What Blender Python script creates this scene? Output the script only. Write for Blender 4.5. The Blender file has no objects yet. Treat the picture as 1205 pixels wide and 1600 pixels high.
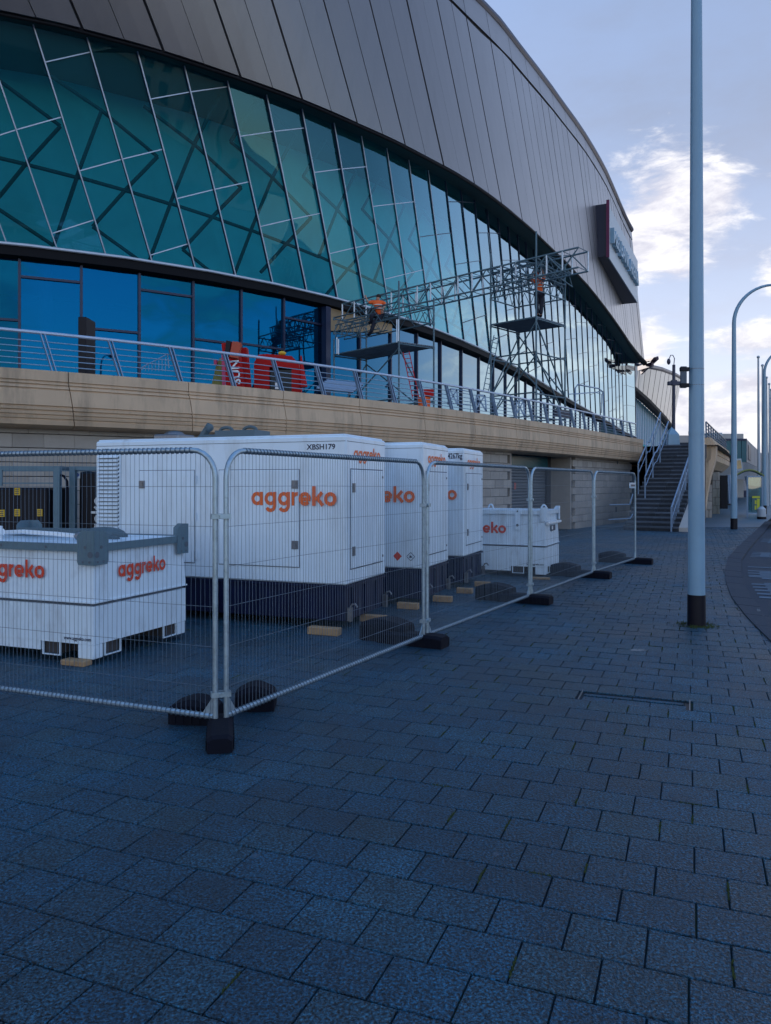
import bpy, math, random
from mathutils import Vector, Matrix, noise
random.seed(7)
R = math.radians
SC = bpy.context.scene
COL = SC.collection

# ------------------------------------------------------------ camera, sky, sun
F, CX, HV, CH = 1200.0, 602.5, 757.0, 1.72          # focal length in photo pixels, principal column, horizon row, eye height
cam_d = bpy.data.cameras.new('camera'); cam = bpy.data.objects.new('camera', cam_d); COL.objects.link(cam)
cam.location = (0, 0, CH); cam.rotation_euler = (R(90), 0, 0)
cam_d.sensor_fit = 'VERTICAL'; cam_d.sensor_height = 36; cam_d.lens = 36 * F / 1600
cam_d.shift_y = -(800 - HV) / 1600; cam_d.clip_start = .05; cam_d.clip_end = 3000
SC.camera = cam
SC.view_settings.view_transform = 'Standard'; SC.view_settings.look = 'None'
SC.view_settings.gamma = 1; SC.view_settings.exposure = 1.9
SC.view_settings.use_curve_mapping = False
SUN_EL, SUN_AZ = 20, -42                             # azimuth clockwise from +Y
sun_d = bpy.data.lights.new('sun', 'SUN'); sun_d.energy = 2.6; sun_d.angle = R(.5); sun_d.color = (1, .93, .84)
sun = bpy.data.objects.new('sun', sun_d); COL.objects.link(sun)
sv = Vector((math.sin(R(SUN_AZ)) * math.cos(R(SUN_EL)), math.cos(R(SUN_AZ)) * math.cos(R(SUN_EL)), math.sin(R(SUN_EL))))
sun.rotation_euler = sv.to_track_quat('Z', 'Y').to_euler(); sun.location = sv * 200

W = bpy.data.worlds.new('World'); SC.world = W; W.use_nodes = True
nt = W.node_tree; N = nt.nodes; Lk = nt.links; N.clear()
def wn(t, **k):
    n = N.new(t)
    for a, b in k.items(): setattr(n, a, b)
    return n
def wmath(op, a, b=None, c=None, clamp=False):
    n = wn('ShaderNodeMath', operation=op, use_clamp=clamp)
    for i, x in enumerate((a, b, c)):
        if x is None: continue
        if hasattr(x, 'links'): Lk.new(x, n.inputs[i])
        else: n.inputs[i].default_value = x
    return n.outputs[0]
out = wn('ShaderNodeOutputWorld'); bg = wn('ShaderNodeBackground')
sky = wn('ShaderNodeTexSky', sky_type='NISHITA', sun_disc=False, sun_elevation=R(SUN_EL), sun_rotation=R(SUN_AZ),
         air_density=1.3, dust_density=.3, ozone_density=3.5)
geo = wn('ShaderNodeTexCoord')
sep = wn('ShaderNodeSeparateXYZ'); Lk.new(geo.outputs['Generated'], sep.inputs[0])
mp = wn('ShaderNodeMapping'); mp.inputs['Scale'].default_value = (1, 1, 2.6); Lk.new(geo.outputs['Generated'], mp.inputs[0])
n1 = wn('ShaderNodeTexNoise'); n1.inputs['Scale'].default_value = 3.1; n1.inputs['Detail'].default_value = 9; n1.inputs['Roughness'].default_value = .6
n2 = wn('ShaderNodeTexNoise'); n2.inputs['Scale'].default_value = 14; n2.inputs['Detail'].default_value = 8; n2.inputs['Roughness'].default_value = .62
n2.inputs['Distortion'].default_value = .3
Lk.new(mp.outputs[0], n1.inputs['Vector']); Lk.new(mp.outputs[0], n2.inputs['Vector'])
def sdir(u, v):
    return Vector(((u - CX) / F, 1, (HV - v) / F)).normalized()
# cumulus banks, each tied to a compass direction and height in the sky
clouds = [(1050, 325, .085, .095), (985, 370, .07, .055), (1110, 310, .055, .06), (1020, 390, .06, .045), (1060, 410, .05, .03), (1000, 545, .045, .045), (1190, 530, .08, .028), (1140, 655, .12, .035), (1180, 600, .07, .02),
          (1060, 640, .06, .04), (1250, 420, .05, .04), (1700, 500, .3, .06)]
fill_clouds = [((.20,-.95,.21),.23,.13), ((-.4,-.8,.30),.4,.16), ((.9,-.5,.28),.35,.14), ((.1,-.7,.75),.3,.18), ((-.95,-.3,.3),.3,.14), ((.6,.1,.85),.2,.16)]  # unseen clouds added to brighten the shaded scene; first one mirrored in the panes
mask = None
for (d, rx, rz) in [(sdir(u, v), a_, b_) for (u, v, a_, b_) in clouds] + [(Vector(d_).normalized(), a_, b_) for (d_, a_, b_) in fill_clouds]:
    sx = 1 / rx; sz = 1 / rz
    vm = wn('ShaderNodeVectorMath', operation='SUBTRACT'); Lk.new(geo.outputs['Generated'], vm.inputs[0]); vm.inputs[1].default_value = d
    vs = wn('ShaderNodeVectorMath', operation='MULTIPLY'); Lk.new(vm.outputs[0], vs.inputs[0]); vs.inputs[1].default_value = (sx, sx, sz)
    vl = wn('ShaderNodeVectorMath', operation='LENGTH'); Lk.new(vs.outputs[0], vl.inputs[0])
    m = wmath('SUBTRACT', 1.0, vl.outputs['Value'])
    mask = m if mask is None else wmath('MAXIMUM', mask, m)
nz = wmath('MULTIPLY_ADD', n2.outputs['Fac'], 2.3, -1.10)
cum = wmath('ADD', mask, nz)
cr = wn('ShaderNodeMapRange', interpolation_type='SMOOTHSTEP'); cr.inputs['From Min'].default_value = .02; cr.inputs['From Max'].default_value = .72
Lk.new(cum, cr.inputs['Value'])
thin = wn('ShaderNodeMapRange', interpolation_type='SMOOTHSTEP'); thin.inputs['From Min'].default_value = .4; thin.inputs['From Max'].default_value = .75; thin.inputs['To Max'].default_value = .6
Lk.new(n1.outputs['Fac'], thin.inputs['Value'])
mul = wn('ShaderNodeMix', data_type='RGBA', blend_type='MULTIPLY'); mul.inputs[0].default_value = 1
Lk.new(sky.outputs[0], mul.inputs[6]); mul.inputs[7].default_value = (1.0, .95, 1.05, 1)
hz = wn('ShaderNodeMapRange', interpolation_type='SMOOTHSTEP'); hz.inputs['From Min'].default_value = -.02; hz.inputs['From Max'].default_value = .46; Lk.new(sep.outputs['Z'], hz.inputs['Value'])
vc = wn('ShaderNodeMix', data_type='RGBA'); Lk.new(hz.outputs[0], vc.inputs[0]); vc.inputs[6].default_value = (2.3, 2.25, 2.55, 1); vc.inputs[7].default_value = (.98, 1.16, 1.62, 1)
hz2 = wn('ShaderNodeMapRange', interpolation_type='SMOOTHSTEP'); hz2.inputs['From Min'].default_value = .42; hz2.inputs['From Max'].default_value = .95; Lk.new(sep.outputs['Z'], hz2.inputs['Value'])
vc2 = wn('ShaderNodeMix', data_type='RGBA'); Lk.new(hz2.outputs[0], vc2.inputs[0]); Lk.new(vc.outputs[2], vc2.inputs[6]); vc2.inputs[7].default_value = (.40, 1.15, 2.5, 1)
sdot = wn('ShaderNodeVectorMath', operation='DOT_PRODUCT'); Lk.new(geo.outputs['Generated'], sdot.inputs[0]); sdot.inputs[1].default_value = sv
away = wn('ShaderNodeMapRange', interpolation_type='SMOOTHSTEP'); away.inputs['From Min'].default_value = -.6; away.inputs['From Max'].default_value = .35; away.inputs['To Min'].default_value = .45; away.inputs['To Max'].default_value = 1.0; Lk.new(sdot.outputs['Value'], away.inputs['Value'])
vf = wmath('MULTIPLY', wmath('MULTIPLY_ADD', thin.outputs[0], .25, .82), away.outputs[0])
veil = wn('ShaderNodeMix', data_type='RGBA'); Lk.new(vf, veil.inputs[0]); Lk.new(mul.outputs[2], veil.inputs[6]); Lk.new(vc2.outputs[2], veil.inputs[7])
shade = wn('ShaderNodeMapRange'); shade.inputs['From Min'].default_value = .4; shade.inputs['From Max'].default_value = .62; Lk.new(n2.outputs['Fac'], shade.inputs['Value'])
cc = wn('ShaderNodeMix', data_type='RGBA'); Lk.new(shade.outputs[0], cc.inputs[0]); cc.inputs[6].default_value = (2.05, 2.05, 2.35, 1); cc.inputs[7].default_value = (3.2, 3.15, 3.2, 1)
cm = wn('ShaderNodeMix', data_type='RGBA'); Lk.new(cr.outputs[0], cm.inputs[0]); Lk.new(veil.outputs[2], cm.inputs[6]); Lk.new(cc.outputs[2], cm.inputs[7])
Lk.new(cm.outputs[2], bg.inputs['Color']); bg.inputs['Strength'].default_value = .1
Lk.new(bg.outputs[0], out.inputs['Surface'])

# ------------------------------------------------------------ helpers
def P(u, v, Y): return Vector(((u - CX) * Y / F, Y, CH + (HV - v) * Y / F))
def G(u, v, z=0.0):
    Y = (CH - z) * F / (v - HV); return Vector(((u - CX) * Y / F, Y, z))
def V3(p, z): return Vector((p[0], p[1], z))
def lerp(a, b, t): return a + (b - a) * t
def interp(x, xs, ys):
    if x <= xs[0]: return ys[0]
    for i in range(1, len(xs)):
        if x <= xs[i]: return lerp(ys[i-1], ys[i], (x - xs[i-1]) / (xs[i] - xs[i-1]))
    return ys[-1]

def mat(name, color, rough=.6, metal=0.0, var=.0, vscale=4.0, bump=0.0, bscale=60.0, spec=.5, dirt=None, coat=0.0, isl=0.0):
    m = bpy.data.materials.new(name); m.use_nodes = True
    t = m.node_tree; n = t.nodes; l = t.links; b = n['Principled BSDF']
    b.inputs['Roughness'].default_value = rough; b.inputs['Metallic'].default_value = metal
    b.inputs['Specular IOR Level'].default_value = spec; b.inputs['Coat Weight'].default_value = coat
    tc = n.new('ShaderNodeTexCoord'); gp = n.new('ShaderNodeNewGeometry')
    base = n.new('ShaderNodeRGB'); base.outputs[0].default_value = (*color, 1); cur = base.outputs[0]
    if var or dirt:
        no = n.new('ShaderNodeTexNoise'); no.inputs['Scale'].default_value = vscale; no.inputs['Detail'].default_value = 6; no.inputs['Roughness'].default_value = .62
        l.new(gp.outputs['Position'], no.inputs['Vector'])
    if var:
        h = n.new('ShaderNodeHueSaturation'); l.new(cur, h.inputs['Color'])
        mr = n.new('ShaderNodeMapRange'); mr.inputs['From Min'].default_value = .25; mr.inputs['From Max'].default_value = .75
        mr.inputs['To Min'].default_value = 1 - var; mr.inputs['To Max'].default_value = 1 + var
        l.new(no.outputs['Fac'], mr.inputs['Value']); l.new(mr.outputs[0], h.inputs['Value']); cur = h.outputs[0]
        rr = n.new('ShaderNodeMapRange'); rr.inputs['To Min'].default_value = max(.02, rough - .12); rr.inputs['To Max'].default_value = min(1, rough + .12)
        l.new(no.outputs['Fac'], rr.inputs['Value']); l.new(rr.outputs[0], b.inputs['Roughness'])
    if isl:
        oi = n.new('ShaderNodeObjectInfo'); ad = n.new('ShaderNodeMath'); ad.operation = 'ADD'
        l.new(oi.outputs['Random'], ad.inputs[0]); l.new(gp.outputs['Random Per Island'], ad.inputs[1])
        fr = n.new('ShaderNodeMath'); fr.operation = 'FRACT'; l.new(ad.outputs[0], fr.inputs[0])
        mr = n.new('ShaderNodeMapRange'); mr.inputs['To Min'].default_value = 1 - isl; mr.inputs['To Max'].default_value = 1 + isl; l.new(fr.outputs[0], mr.inputs['Value'])
        h = n.new('ShaderNodeHueSaturation'); l.new(cur, h.inputs['Color']); l.new(mr.outputs[0], h.inputs['Value']); cur = h.outputs[0]
    if dirt:
        dn = n.new('ShaderNodeTexNoise'); dn.inputs['Scale'].default_value = dirt[1]; dn.inputs['Detail'].default_value = 8; dn.inputs['Roughness'].default_value = .7
        mpp = n.new('ShaderNodeMapping'); mpp.inputs['Scale'].default_value = (1, 1, dirt[3] if len(dirt) > 3 else 1)
        l.new(gp.outputs['Position'], mpp.inputs[0]); l.new(mpp.outputs[0], dn.inputs['Vector'])
        mr = n.new('ShaderNodeMapRange'); mr.inputs['From Min'].default_value = .5; mr.inputs['From Max'].default_value = .75; mr.inputs['To Max'].default_value = dirt[2]
        l.new(dn.outputs['Fac'], mr.inputs['Value'])
        mx = n.new('ShaderNodeMix'); mx.data_type = 'RGBA'; l.new(mr.outputs[0], mx.inputs[0]); l.new(cur, mx.inputs[6]); mx.inputs[7].default_value = (*dirt[0], 1); cur = mx.outputs[2]
    if bump:
        bn = n.new('ShaderNodeTexNoise'); bn.inputs['Scale'].default_value = bscale; bn.inputs['Detail'].default_value = 5
        l.new(gp.outputs['Position'], bn.inputs['Vector']); bp = n.new('ShaderNodeBump'); bp.inputs['Strength'].default_value = bump; bp.inputs['Distance'].default_value = .01
        l.new(bn.outputs['Fac'], bp.inputs['Height']); l.new(bp.outputs[0], b.inputs['Normal'])
    l.new(cur, b.inputs['Base Color'])
    return m

def glass_mat(name, tint, body, bodyfac, refl0, rough=.015, gloss=(.9, .97, 1.0), wav=.012, r0=.36, r1=.84):
    m = bpy.data.materials.new(name); m.use_nodes = True
    t = m.node_tree; n = t.nodes; l = t.links; n.clear()
    o = n.new('ShaderNodeOutputMaterial'); tr = n.new('ShaderNodeBsdfTransparent'); tr.inputs[0].default_value = (*tint, 1)
    df = n.new('ShaderNodeBsdfDiffuse'); df.inputs[0].default_value = (*body, 1)
    oi = n.new('ShaderNodeObjectInfo'); ov = n.new('ShaderNodeMapRange'); ov.inputs['To Min'].default_value = .72; ov.inputs['To Max'].default_value = 1.28; l.new(oi.outputs['Random'], ov.inputs['Value'])
    hs = n.new('ShaderNodeHueSaturation'); hs.inputs['Color'].default_value = (*body, 1); l.new(ov.outputs[0], hs.inputs['Value']); l.new(hs.outputs[0], df.inputs[0])
    gl = n.new('ShaderNodeBsdfGlossy'); gl.inputs['Roughness'].default_value = rough; gl.inputs[0].default_value = (*gloss, 1)
    a = n.new('ShaderNodeMixShader'); a.inputs[0].default_value = bodyfac; l.new(tr.outputs[0], a.inputs[1]); l.new(df.outputs[0], a.inputs[2])
    fr = n.new('ShaderNodeLayerWeight'); fr.inputs['Blend'].default_value = .5
    cg = n.new('ShaderNodeMix'); cg.data_type = 'RGBA'; cg.inputs[6].default_value = (*gloss, 1); cg.inputs[7].default_value = (.52, .67, .74, 1)
    pw = n.new('ShaderNodeMapRange'); pw.interpolation_type = 'SMOOTHSTEP'; pw.inputs['From Min'].default_value = r0; pw.inputs['From Max'].default_value = r1; l.new(fr.outputs['Facing'], pw.inputs['Value'])
    l.new(pw.outputs[0], cg.inputs[0]); l.new(cg.outputs[2], gl.inputs[0])
    mr = n.new('ShaderNodeMapRange'); mr.inputs['To Min'].default_value = refl0; mr.inputs['To Max'].default_value = .96; l.new(pw.outputs[0], mr.inputs['Value'])
    gp = n.new('ShaderNodeNewGeometry'); no = n.new('ShaderNodeTexNoise'); no.inputs['Scale'].default_value = .45; no.inputs['Detail'].default_value = 1
    l.new(gp.outputs['Position'], no.inputs['Vector']); bp = n.new('ShaderNodeBump'); bp.inputs['Strength'].default_value = 1; bp.inputs['Distance'].default_value = wav
    l.new(no.outputs['Fac'], bp.inputs['Height']); l.new(bp.outputs[0], gl.inputs['Normal'])
    s = n.new('ShaderNodeMixShader'); l.new(mr.outputs[0], s.inputs[0]); l.new(a.outputs[0], s.inputs[1]); l.new(gl.outputs[0], s.inputs[2]); l.new(s.outputs[0], o.inputs[0])
    return m

class MB:
    def __init__(s): s.v = []; s.f = []; s.mi = []
    def add(s, vs, fs, mi=0):
        o = len(s.v); s.v.extend([Vector(v) for v in vs]); s.f.extend([tuple(i + o for i in f) for f in fs]); s.mi.extend([mi] * len(fs)); return s
    def box(s, a, b, mi=0):
        x0, y0, z0 = a; x1, y1, z1 = b
        return s.add([(x0,y0,z0),(x1,y0,z0),(x1,y1,z0),(x0,y1,z0),(x0,y0,z1),(x1,y0,z1),(x1,y1,z1),(x0,y1,z1)],
              [(0,3,2,1),(4,5,6,7),(0,1,5,4),(1,2,6,5),(2,3,7,6),(3,0,4,7)], mi)
    def cbox(s, a, b, c=.01, mi=0):                   # box with chamfered edges
        x0, y0, z0 = a; x1, y1, z1 = b
        vs = []; idx = {}
        for i, x in enumerate((x0, x1)):
            for j, y in enumerate((y0, y1)):
                for k, z in enumerate((z0, z1)):
                    sx, sy, sz = (1 - 2*i)*c, (1 - 2*j)*c, (1 - 2*k)*c
                    for ax, p in enumerate(((x, y+sy, z+sz), (x+sx, y, z+sz), (x+sx, y+sy, z))):
                        idx[(i,j,k,ax)] = len(vs); vs.append(p)
        fs = []
        I = lambda i,j,k,a: idx[(i,j,k,a)]
        for i in (0,1): fs.append((I(i,0,0,0), I(i,1,0,0), I(i,1,1,0), I(i,0,1,0)))
        for j in (0,1): fs.append((I(0,j,0,1), I(1,j,0,1), I(1,j,1,1), I(0,j,1,1)))
        for k in (0,1): fs.append((I(0,0,k,2), I(1,0,k,2), I(1,1,k,2), I(0,1,k,2)))
        for j in (0,1):
            for k in (0,1): fs.append((I(0,j,k,1), I(1,j,k,1), I(1,j,k,2), I(0,j,k,2)))
        for i in (0,1):
            for k in (0,1): fs.append((I(i,0,k,0), I(i,1,k,0), I(i,1,k,2), I(i,0,k,2)))
        for i in (0,1):
            for j in (0,1): fs.append((I(i,j,0,0), I(i,j,1,0), I(i,j,1,1), I(i,j,0,1)))
        for i in (0,1):
            for j in (0,1):
                for k in (0,1): fs.append((I(i,j,k,0), I(i,j,k,1), I(i,j,k,2)))
        return s.add(vs, fs, mi)
    def tube(s, p0, p1, r0, r1=None, n=8, cap=True, mi=0):
        return s.path([p0, p1], [r0, r0 if r1 is None else r1], n, cap, mi)
    def path(s, pts, r, n=8, cap=True, mi=0, closed=False):
        pts = [Vector(p) for p in pts]; rs = r if isinstance(r, (list, tuple)) else [r] * len(pts)
        m = len(pts); vs = []; fs = []; up = None
        for i, p in enumerate(pts):
            a = pts[i-1] if (i > 0 or closed) else p; b = pts[(i+1) % m] if (i < m-1 or closed) else p
            d = (b - a).normalized()
            if up is None:
                up = Vector((0,0,1)) if abs(d.z) < .9 else Vector((1,0,0))
            x = d.cross(up).normalized(); y = x.cross(d).normalized(); up = y
            for k in range(n):
                t = 2*math.pi*(k + .5)/n; vs.append(p + (x*math.cos(t) + y*math.sin(t))*rs[i])
        for i in range(m if closed else m-1):
            j = (i+1) % m
            for k in range(n): fs.append((i*n+k, i*n+(k+1)%n, j*n+(k+1)%n, j*n+k))
        if cap and not closed: fs.append(tuple(range(n-1,-1,-1))); fs.append(tuple((m-1)*n+k for k in range(n)))
        return s.add(vs, fs, mi)
    def bar(s, p0, p1, w, h, up=(0,0,1), mi=0):       # rectangular bar between two points
        p0 = Vector(p0); p1 = Vector(p1); d = (p1-p0).normalized(); u = Vector(up)
        x = d.cross(u).normalized() * w/2; y = x.cross(d).normalized() * h/2
        vs = [p0-x-y, p0+x-y, p0+x+y, p0-x+y, p1-x-y, p1+x-y, p1+x+y, p1-x+y]
        return s.add(vs, [(0,3,2,1),(4,5,6,7),(0,1,5,4),(1,2,6,5),(2,3,7,6),(3,0,4,7)], mi)
    def prism(s, poly, o, ax, ay, az, mi=0):          # poly (2D) in plane o+ax*x+ay*y, extruded along az
        o = Vector(o); ax = Vector(ax); ay = Vector(ay); az = Vector(az); n = len(poly)
        vs = [o + ax*x + ay*y for x, y in poly] + [o + ax*x + ay*y + az for x, y in poly]
        fs = [tuple(range(n-1,-1,-1)), tuple(range(n, 2*n))] + [(i, (i+1)%n, n+(i+1)%n, n+i) for i in range(n)]
        return s.add(vs, fs, mi)
    def grid(s, rows, mi=0):                          # rows of equal-length point lists
        n = len(rows[0]); vs = [p for r_ in rows for p in r_]
        fs = [(i*n+j, i*n+j+1, (i+1)*n+j+1, (i+1)*n+j) for i in range(len(rows)-1) for j in range(n-1)]
        return s.add(vs, fs, mi)
    def slab(s, quad, th, mi=0):                      # quad with thickness vector
        q = [Vector(p) for p in quad]; th = Vector(th); n = len(q)
        vs = q + [p + th for p in q]
        return s.add(vs, [tuple(range(n)), tuple(range(2*n-1, n-1, -1))] + [(i, n+i, n+(i+1)%n, (i+1)%n) for i in range(n)], mi)
    def sphere(s, c, r, sz=(1,1,1), nu=12, nv=8, mi=0):
        c = Vector(c); vs = []; fs = []
        for i in range(nv+1):
            a = math.pi*i/nv
            for j in range(nu):
                b = 2*math.pi*j/nu; vs.append(c + Vector((math.sin(a)*math.cos(b)*sz[0], math.sin(a)*math.sin(b)*sz[1], math.cos(a)*sz[2]))*r)
        for i in range(nv):
            for j in range(nu): fs.append((i*nu+j, (i+1)*nu+j, (i+1)*nu+(j+1)%nu, i*nu+(j+1)%nu))
        return s.add(vs, fs, mi)
    def build(s, name, m, parent=None, world=True, smooth=False, mats=None, kind=None, label=None, recalc=True):
        me = bpy.data.meshes.new(name)
        vs = s.v
        if parent is not None and world:
            r_ = parent
            while r_.parent: r_ = r_.parent
            inv = (Matrix.Translation(r_.location) @ r_.rotation_euler.to_matrix().to_4x4()).inverted(); vs = [inv @ v for v in vs]
        me.from_pydata([tuple(v) for v in vs], [], s.f)
        for mm in (mats or [m]): me.materials.append(mm)
        if mats: me.polygons.foreach_set('material_index', s.mi)
        if recalc:
            import bmesh
            bm = bmesh.new(); bm.from_mesh(me); bmesh.ops.recalc_face_normals(bm, faces=bm.faces); bm.to_mesh(me); bm.free()
        if smooth:
            me.polygons.foreach_set('use_smooth', [True]*len(me.polygons))
            try: me.set_sharp_from_angle(angle=R(40))
            except Exception: pass
        me.update()
        o = bpy.data.objects.new(name, me); COL.objects.link(o)
        if parent is not None: o.parent = parent
        if kind: o['kind'] = kind
        if label: o['label'] = label
        return o

def thing(name, label, cat, loc=(0,0,0), rz=0.0, group=None):
    o = bpy.data.objects.new(name, None); COL.objects.link(o); o.location = loc; o.rotation_euler = (0,0,rz); o.empty_display_size = .2
    o['label'] = label; o['category'] = cat
    if group: o['group'] = group
    return o
def tag(o, label, cat, group=None):
    o['label'] = label; o['category'] = cat
    if group: o['group'] = group
    return o
def dup(root, loc, rz=0.0, label=None, group=None):
    r_ = root.copy(); COL.objects.link(r_); r_.location = loc; r_.rotation_euler = (0,0,rz)
    if label: r_['label'] = label
    if group: r_['group'] = group
    for ch in list(root.children):
        c = ch.copy(); COL.objects.link(c); c.parent = r_
        for g in ch.children:
            d = g.copy(); COL.objects.link(d); d.parent = c
    return r_
def inst(src, name, parent, M4):                       # one more piece sharing mesh data
    o = bpy.data.objects.new(name, src.data); COL.objects.link(o); o.parent = parent; o.matrix_local = M4; return o

_font_cache = {}
def text_into(mb, s, o, right, up, height, th=.004, align='LEFT', width=None, mi=0, spacing=1.0):
    cu = bpy.data.curves.new('text', 'FONT'); cu.body = s; cu.size = 1; cu.extrude = 0; cu.space_character = spacing; cu.resolution_u = 3; cu.offset = .022
    ob = bpy.data.objects.new('text', cu); me = bpy.data.meshes.new_from_object(ob)
    xs = [v.co.x for v in me.vertices]; ys = [v.co.y for v in me.vertices]
    if not xs: return
    x0, x1, y0, y1 = min(xs), max(xs), min(ys), max(ys)
    sy = height / .7; sx = sy if width is None else width / (x1 - x0)
    off = 0 if align == 'LEFT' else (x1 - x0) / 2
    o = Vector(o); right = Vector(right).normalized(); up = Vector(up).normalized(); nrm = right.cross(up) * th
    vs = [o + right*(v.co.x - x0 - off)*sx + up*(v.co.y)*sy + nrm for v in me.vertices]
    mb.add(vs, [tuple(p.vertices) for p in me.polygons], mi)
    bpy.data.objects.remove(ob); bpy.data.curves.remove(cu); bpy.data.meshes.remove(me)

def wordmark(mb, o, right, up, width, th=.003, mi=0, xh_ratio=None):
    """lower-case round-letter word 'aggreko' drawn as thick strokes; o = left end of the baseline"""
    o = Vector(o); right = Vector(right).normalized(); up = Vector(up).normalized(); nr = right.cross(up)
    # unit: x-height = 1 , stroke .27
    w = .27; r_ = .5 - w/2
    strokes = []
    def arc(cx, cy, rad, a0, a1, n=16): return [(cx + rad*math.cos(R(lerp(a0, a1, i/n))), cy + rad*math.sin(R(lerp(a0, a1, i/n)))) for i in range(n+1)]
    x = .5
    def ring(c): strokes.append(arc(c, .5, r_, 0, 360, 22))
    ring(x); strokes.append([(x+.5-w/2, 0), (x+.5-w/2, 1)]); x += 1.13
    for _ in range(2):
        ring(x); strokes.append([(x+.5-w/2, 1), (x+.5-w/2, .02)] + arc(x, -.0, r_, 0, -150, 10)[1:]); x += 1.13
    x -= .5
    strokes.append([(x+w/2, 0), (x+w/2, 1)]); strokes.append(arc(x+.48, .5, .5-w/2, 175, 80, 7)); x += .60
    strokes.append(arc(x+.5, .5, r_, -40, 350, 20)[:]); strokes[-1] = arc(x+.5, .5, r_, 5, 320, 18); strokes.append([(x+.16, .47), (x+.95, .47)]); x += 1.1
    strokes.append([(x+w/2, 0), (x+w/2, 1.42)]); strokes.append([(x+.28, .42), (x+.80, .98)]); strokes.append([(x+.38, .58), (x+.86, .02)]); x += .95
    ring(x+.5); x += 1.0
    k = width / x; ky = k if xh_ratio is None else xh_ratio
    for si, st in enumerate(strokes):
        n = len(st); closed = (abs(st[0][0]-st[-1][0]) < 1e-6 and abs(st[0][1]-st[-1][1]) < 1e-6)
        if closed: st = st[:-1]; n -= 1
        L_, R_ = [], []
        for i in range(n):
            a = st[(i-1) % n] if (closed or i > 0) else st[i]; b = st[(i+1) % n] if (closed or i < n-1) else st[i]
            dx, dy = b[0]-a[0], b[1]-a[1]; q = math.hypot(dx, dy); nx, ny = -dy/q*w/2, dx/q*w/2
            L_.append((st[i][0]+nx, st[i][1]+ny)); R_.append((st[i][0]-nx, st[i][1]-ny))
        e = th + si * .00012
        vs = [o + right*p[0]*k + up*p[1]*ky + nr*e for p in L_ + R_]
        fs = [(i, (i+1) % n, n+(i+1) % n, n+i) for i in range(n if closed else n-1)]
        mb.add(vs, fs, mi)

# ------------------------------------------------------------ materials
M = {}
M['galv'] = mat('galvanised_steel', (.36, .46, .53), .42, .75, var=.18, vscale=14, dirt=((.13,.13,.13), 22, .5))
M['galv_dull'] = mat('galvanised_plate', (.12, .20, .25), .55, .35, var=.2, vscale=9, dirt=((.1,.12,.12), 9, .5))
M['wire'] = mat('galvanised_wire', (.12, .17, .23), .5, .4, var=.15, vscale=30)
M['scaf'] = mat('scaffold_tube', (.085, .15, .19), .5, .3, var=.2, vscale=8)
M['scaf_b'] = mat('scaffold_lit', (.6, .66, .72), .45, .3, var=.15, vscale=8)  # lit copy of the tube: sky brightness on the verticals put into the colour
M['plank'] = mat('scaffold_plank', (.16, .20, .24), .8, 0, var=.25, vscale=5)
M['gen'] = mat('white_enamel', (.70, .81, .90), .38, 0, var=.05, vscale=2, dirt=((.36,.38,.38), 3.2, .5, .2), coat=.15)
M['tank'] = mat('white_tank_paint', (.67, .79, .89), .42, 0, var=.06, vscale=3, dirt=((.26,.27,.28), 5, .6, .25), coat=.1)
M['navy'] = mat('dark_skid_paint', (.002, .006, .034), .55, 0, var=.3, vscale=6, spec=.25, dirt=((.008,.010,.018), 7, .35))
M['orange'] = mat('orange_vinyl', (.78, .13, .02), .45)
M['red'] = mat('red_vinyl', (.66, .05, .015), .45)
M['navyink'] = mat('navy_lettering', (.01, .016, .05), .5)
M['whiteink'] = mat('white_lettering', (.75, .78, .8), .5)
M['groove'] = mat('shadow_gap_rubber', (.10, .12, .15), .8)
M['latch'] = mat('steel_latch', (.20, .21, .23), .4, .8, var=.2, vscale=40)
M['black'] = mat('black_rubber', (.003, .004, .011), .8, 0, var=.3, vscale=12, bump=.3, bscale=90, spec=.2)
M['blacksteel'] = mat('black_steel', (.002, .002, .008), .5, spec=.3)
M['wood'] = mat('timber_block', (.36, .23, .12), .8, 0, var=.25, vscale=9, bump=.3, bscale=60, dirt=((.12,.08,.05), 12, .5))
M['fascia'] = mat('precast_concrete', (.60, .43, .285), .85, 0, var=.11, vscale=1.4, bump=.2, bscale=70, dirt=((.16,.13,.10), 2.3, .7, .18), isl=.05)
M['block'] = mat('stone_block', (.37, .33, .29), .88, 0, var=.12, vscale=5, bump=.3, bscale=60, isl=.13, dirt=((.15,.13,.11), 2.5, .4))
M['mortar'] = mat('dark_joint', (.05, .045, .045), .95)
M['clad'] = mat('bronze_grey_cladding', (.120, .115, .130), .34, .2, var=.06, vscale=.35, isl=.07, dirt=((.07,.07,.08), 1.1, .45, .2), coat=.8)
M['clad'].node_tree.nodes['Principled BSDF'].inputs['Coat Roughness'].default_value = .3
M['cladline'] = mat('seam_shadow', (.012, .012, .018), .8)
M['mull'] = mat('aluminium_mullion', (.48, .54, .64), .45, .2, var=.1)
M['frame_b'] = mat('dark_blue_frame', (.012, .02, .06), .4, .2)
M['darkband'] = mat('black_band', (.003, .003, .005), .7, spec=.2)
M['braces'] = mat('inner_steel', (.004, .02, .03), .6)
M['innerwall'] = mat('inner_wall', (.20, .62, .70), .9, 0, var=.15, vscale=.5)
M['innerfloor'] = mat('inner_floor', (.30, .5, .55), .8)
M['glass_u'] = glass_mat('teal_glass', (.36, .82, .88), (.020, .17, .21), .20, .07, gloss=(.30,.72,.95))
M['glass_l'] = glass_mat('blue_glass', (.10, .24, .42), (.004, .03, .08), .45, .40, gloss=(.004,.16,.34), r0=.25, r1=.85)
M['tealdark'] = mat('dark_teal_soffit', (.006, .035, .04), .7)
M['slat'] = mat('shutter_slat', (.15, .16, .18), .55, .3, var=.1)
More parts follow.
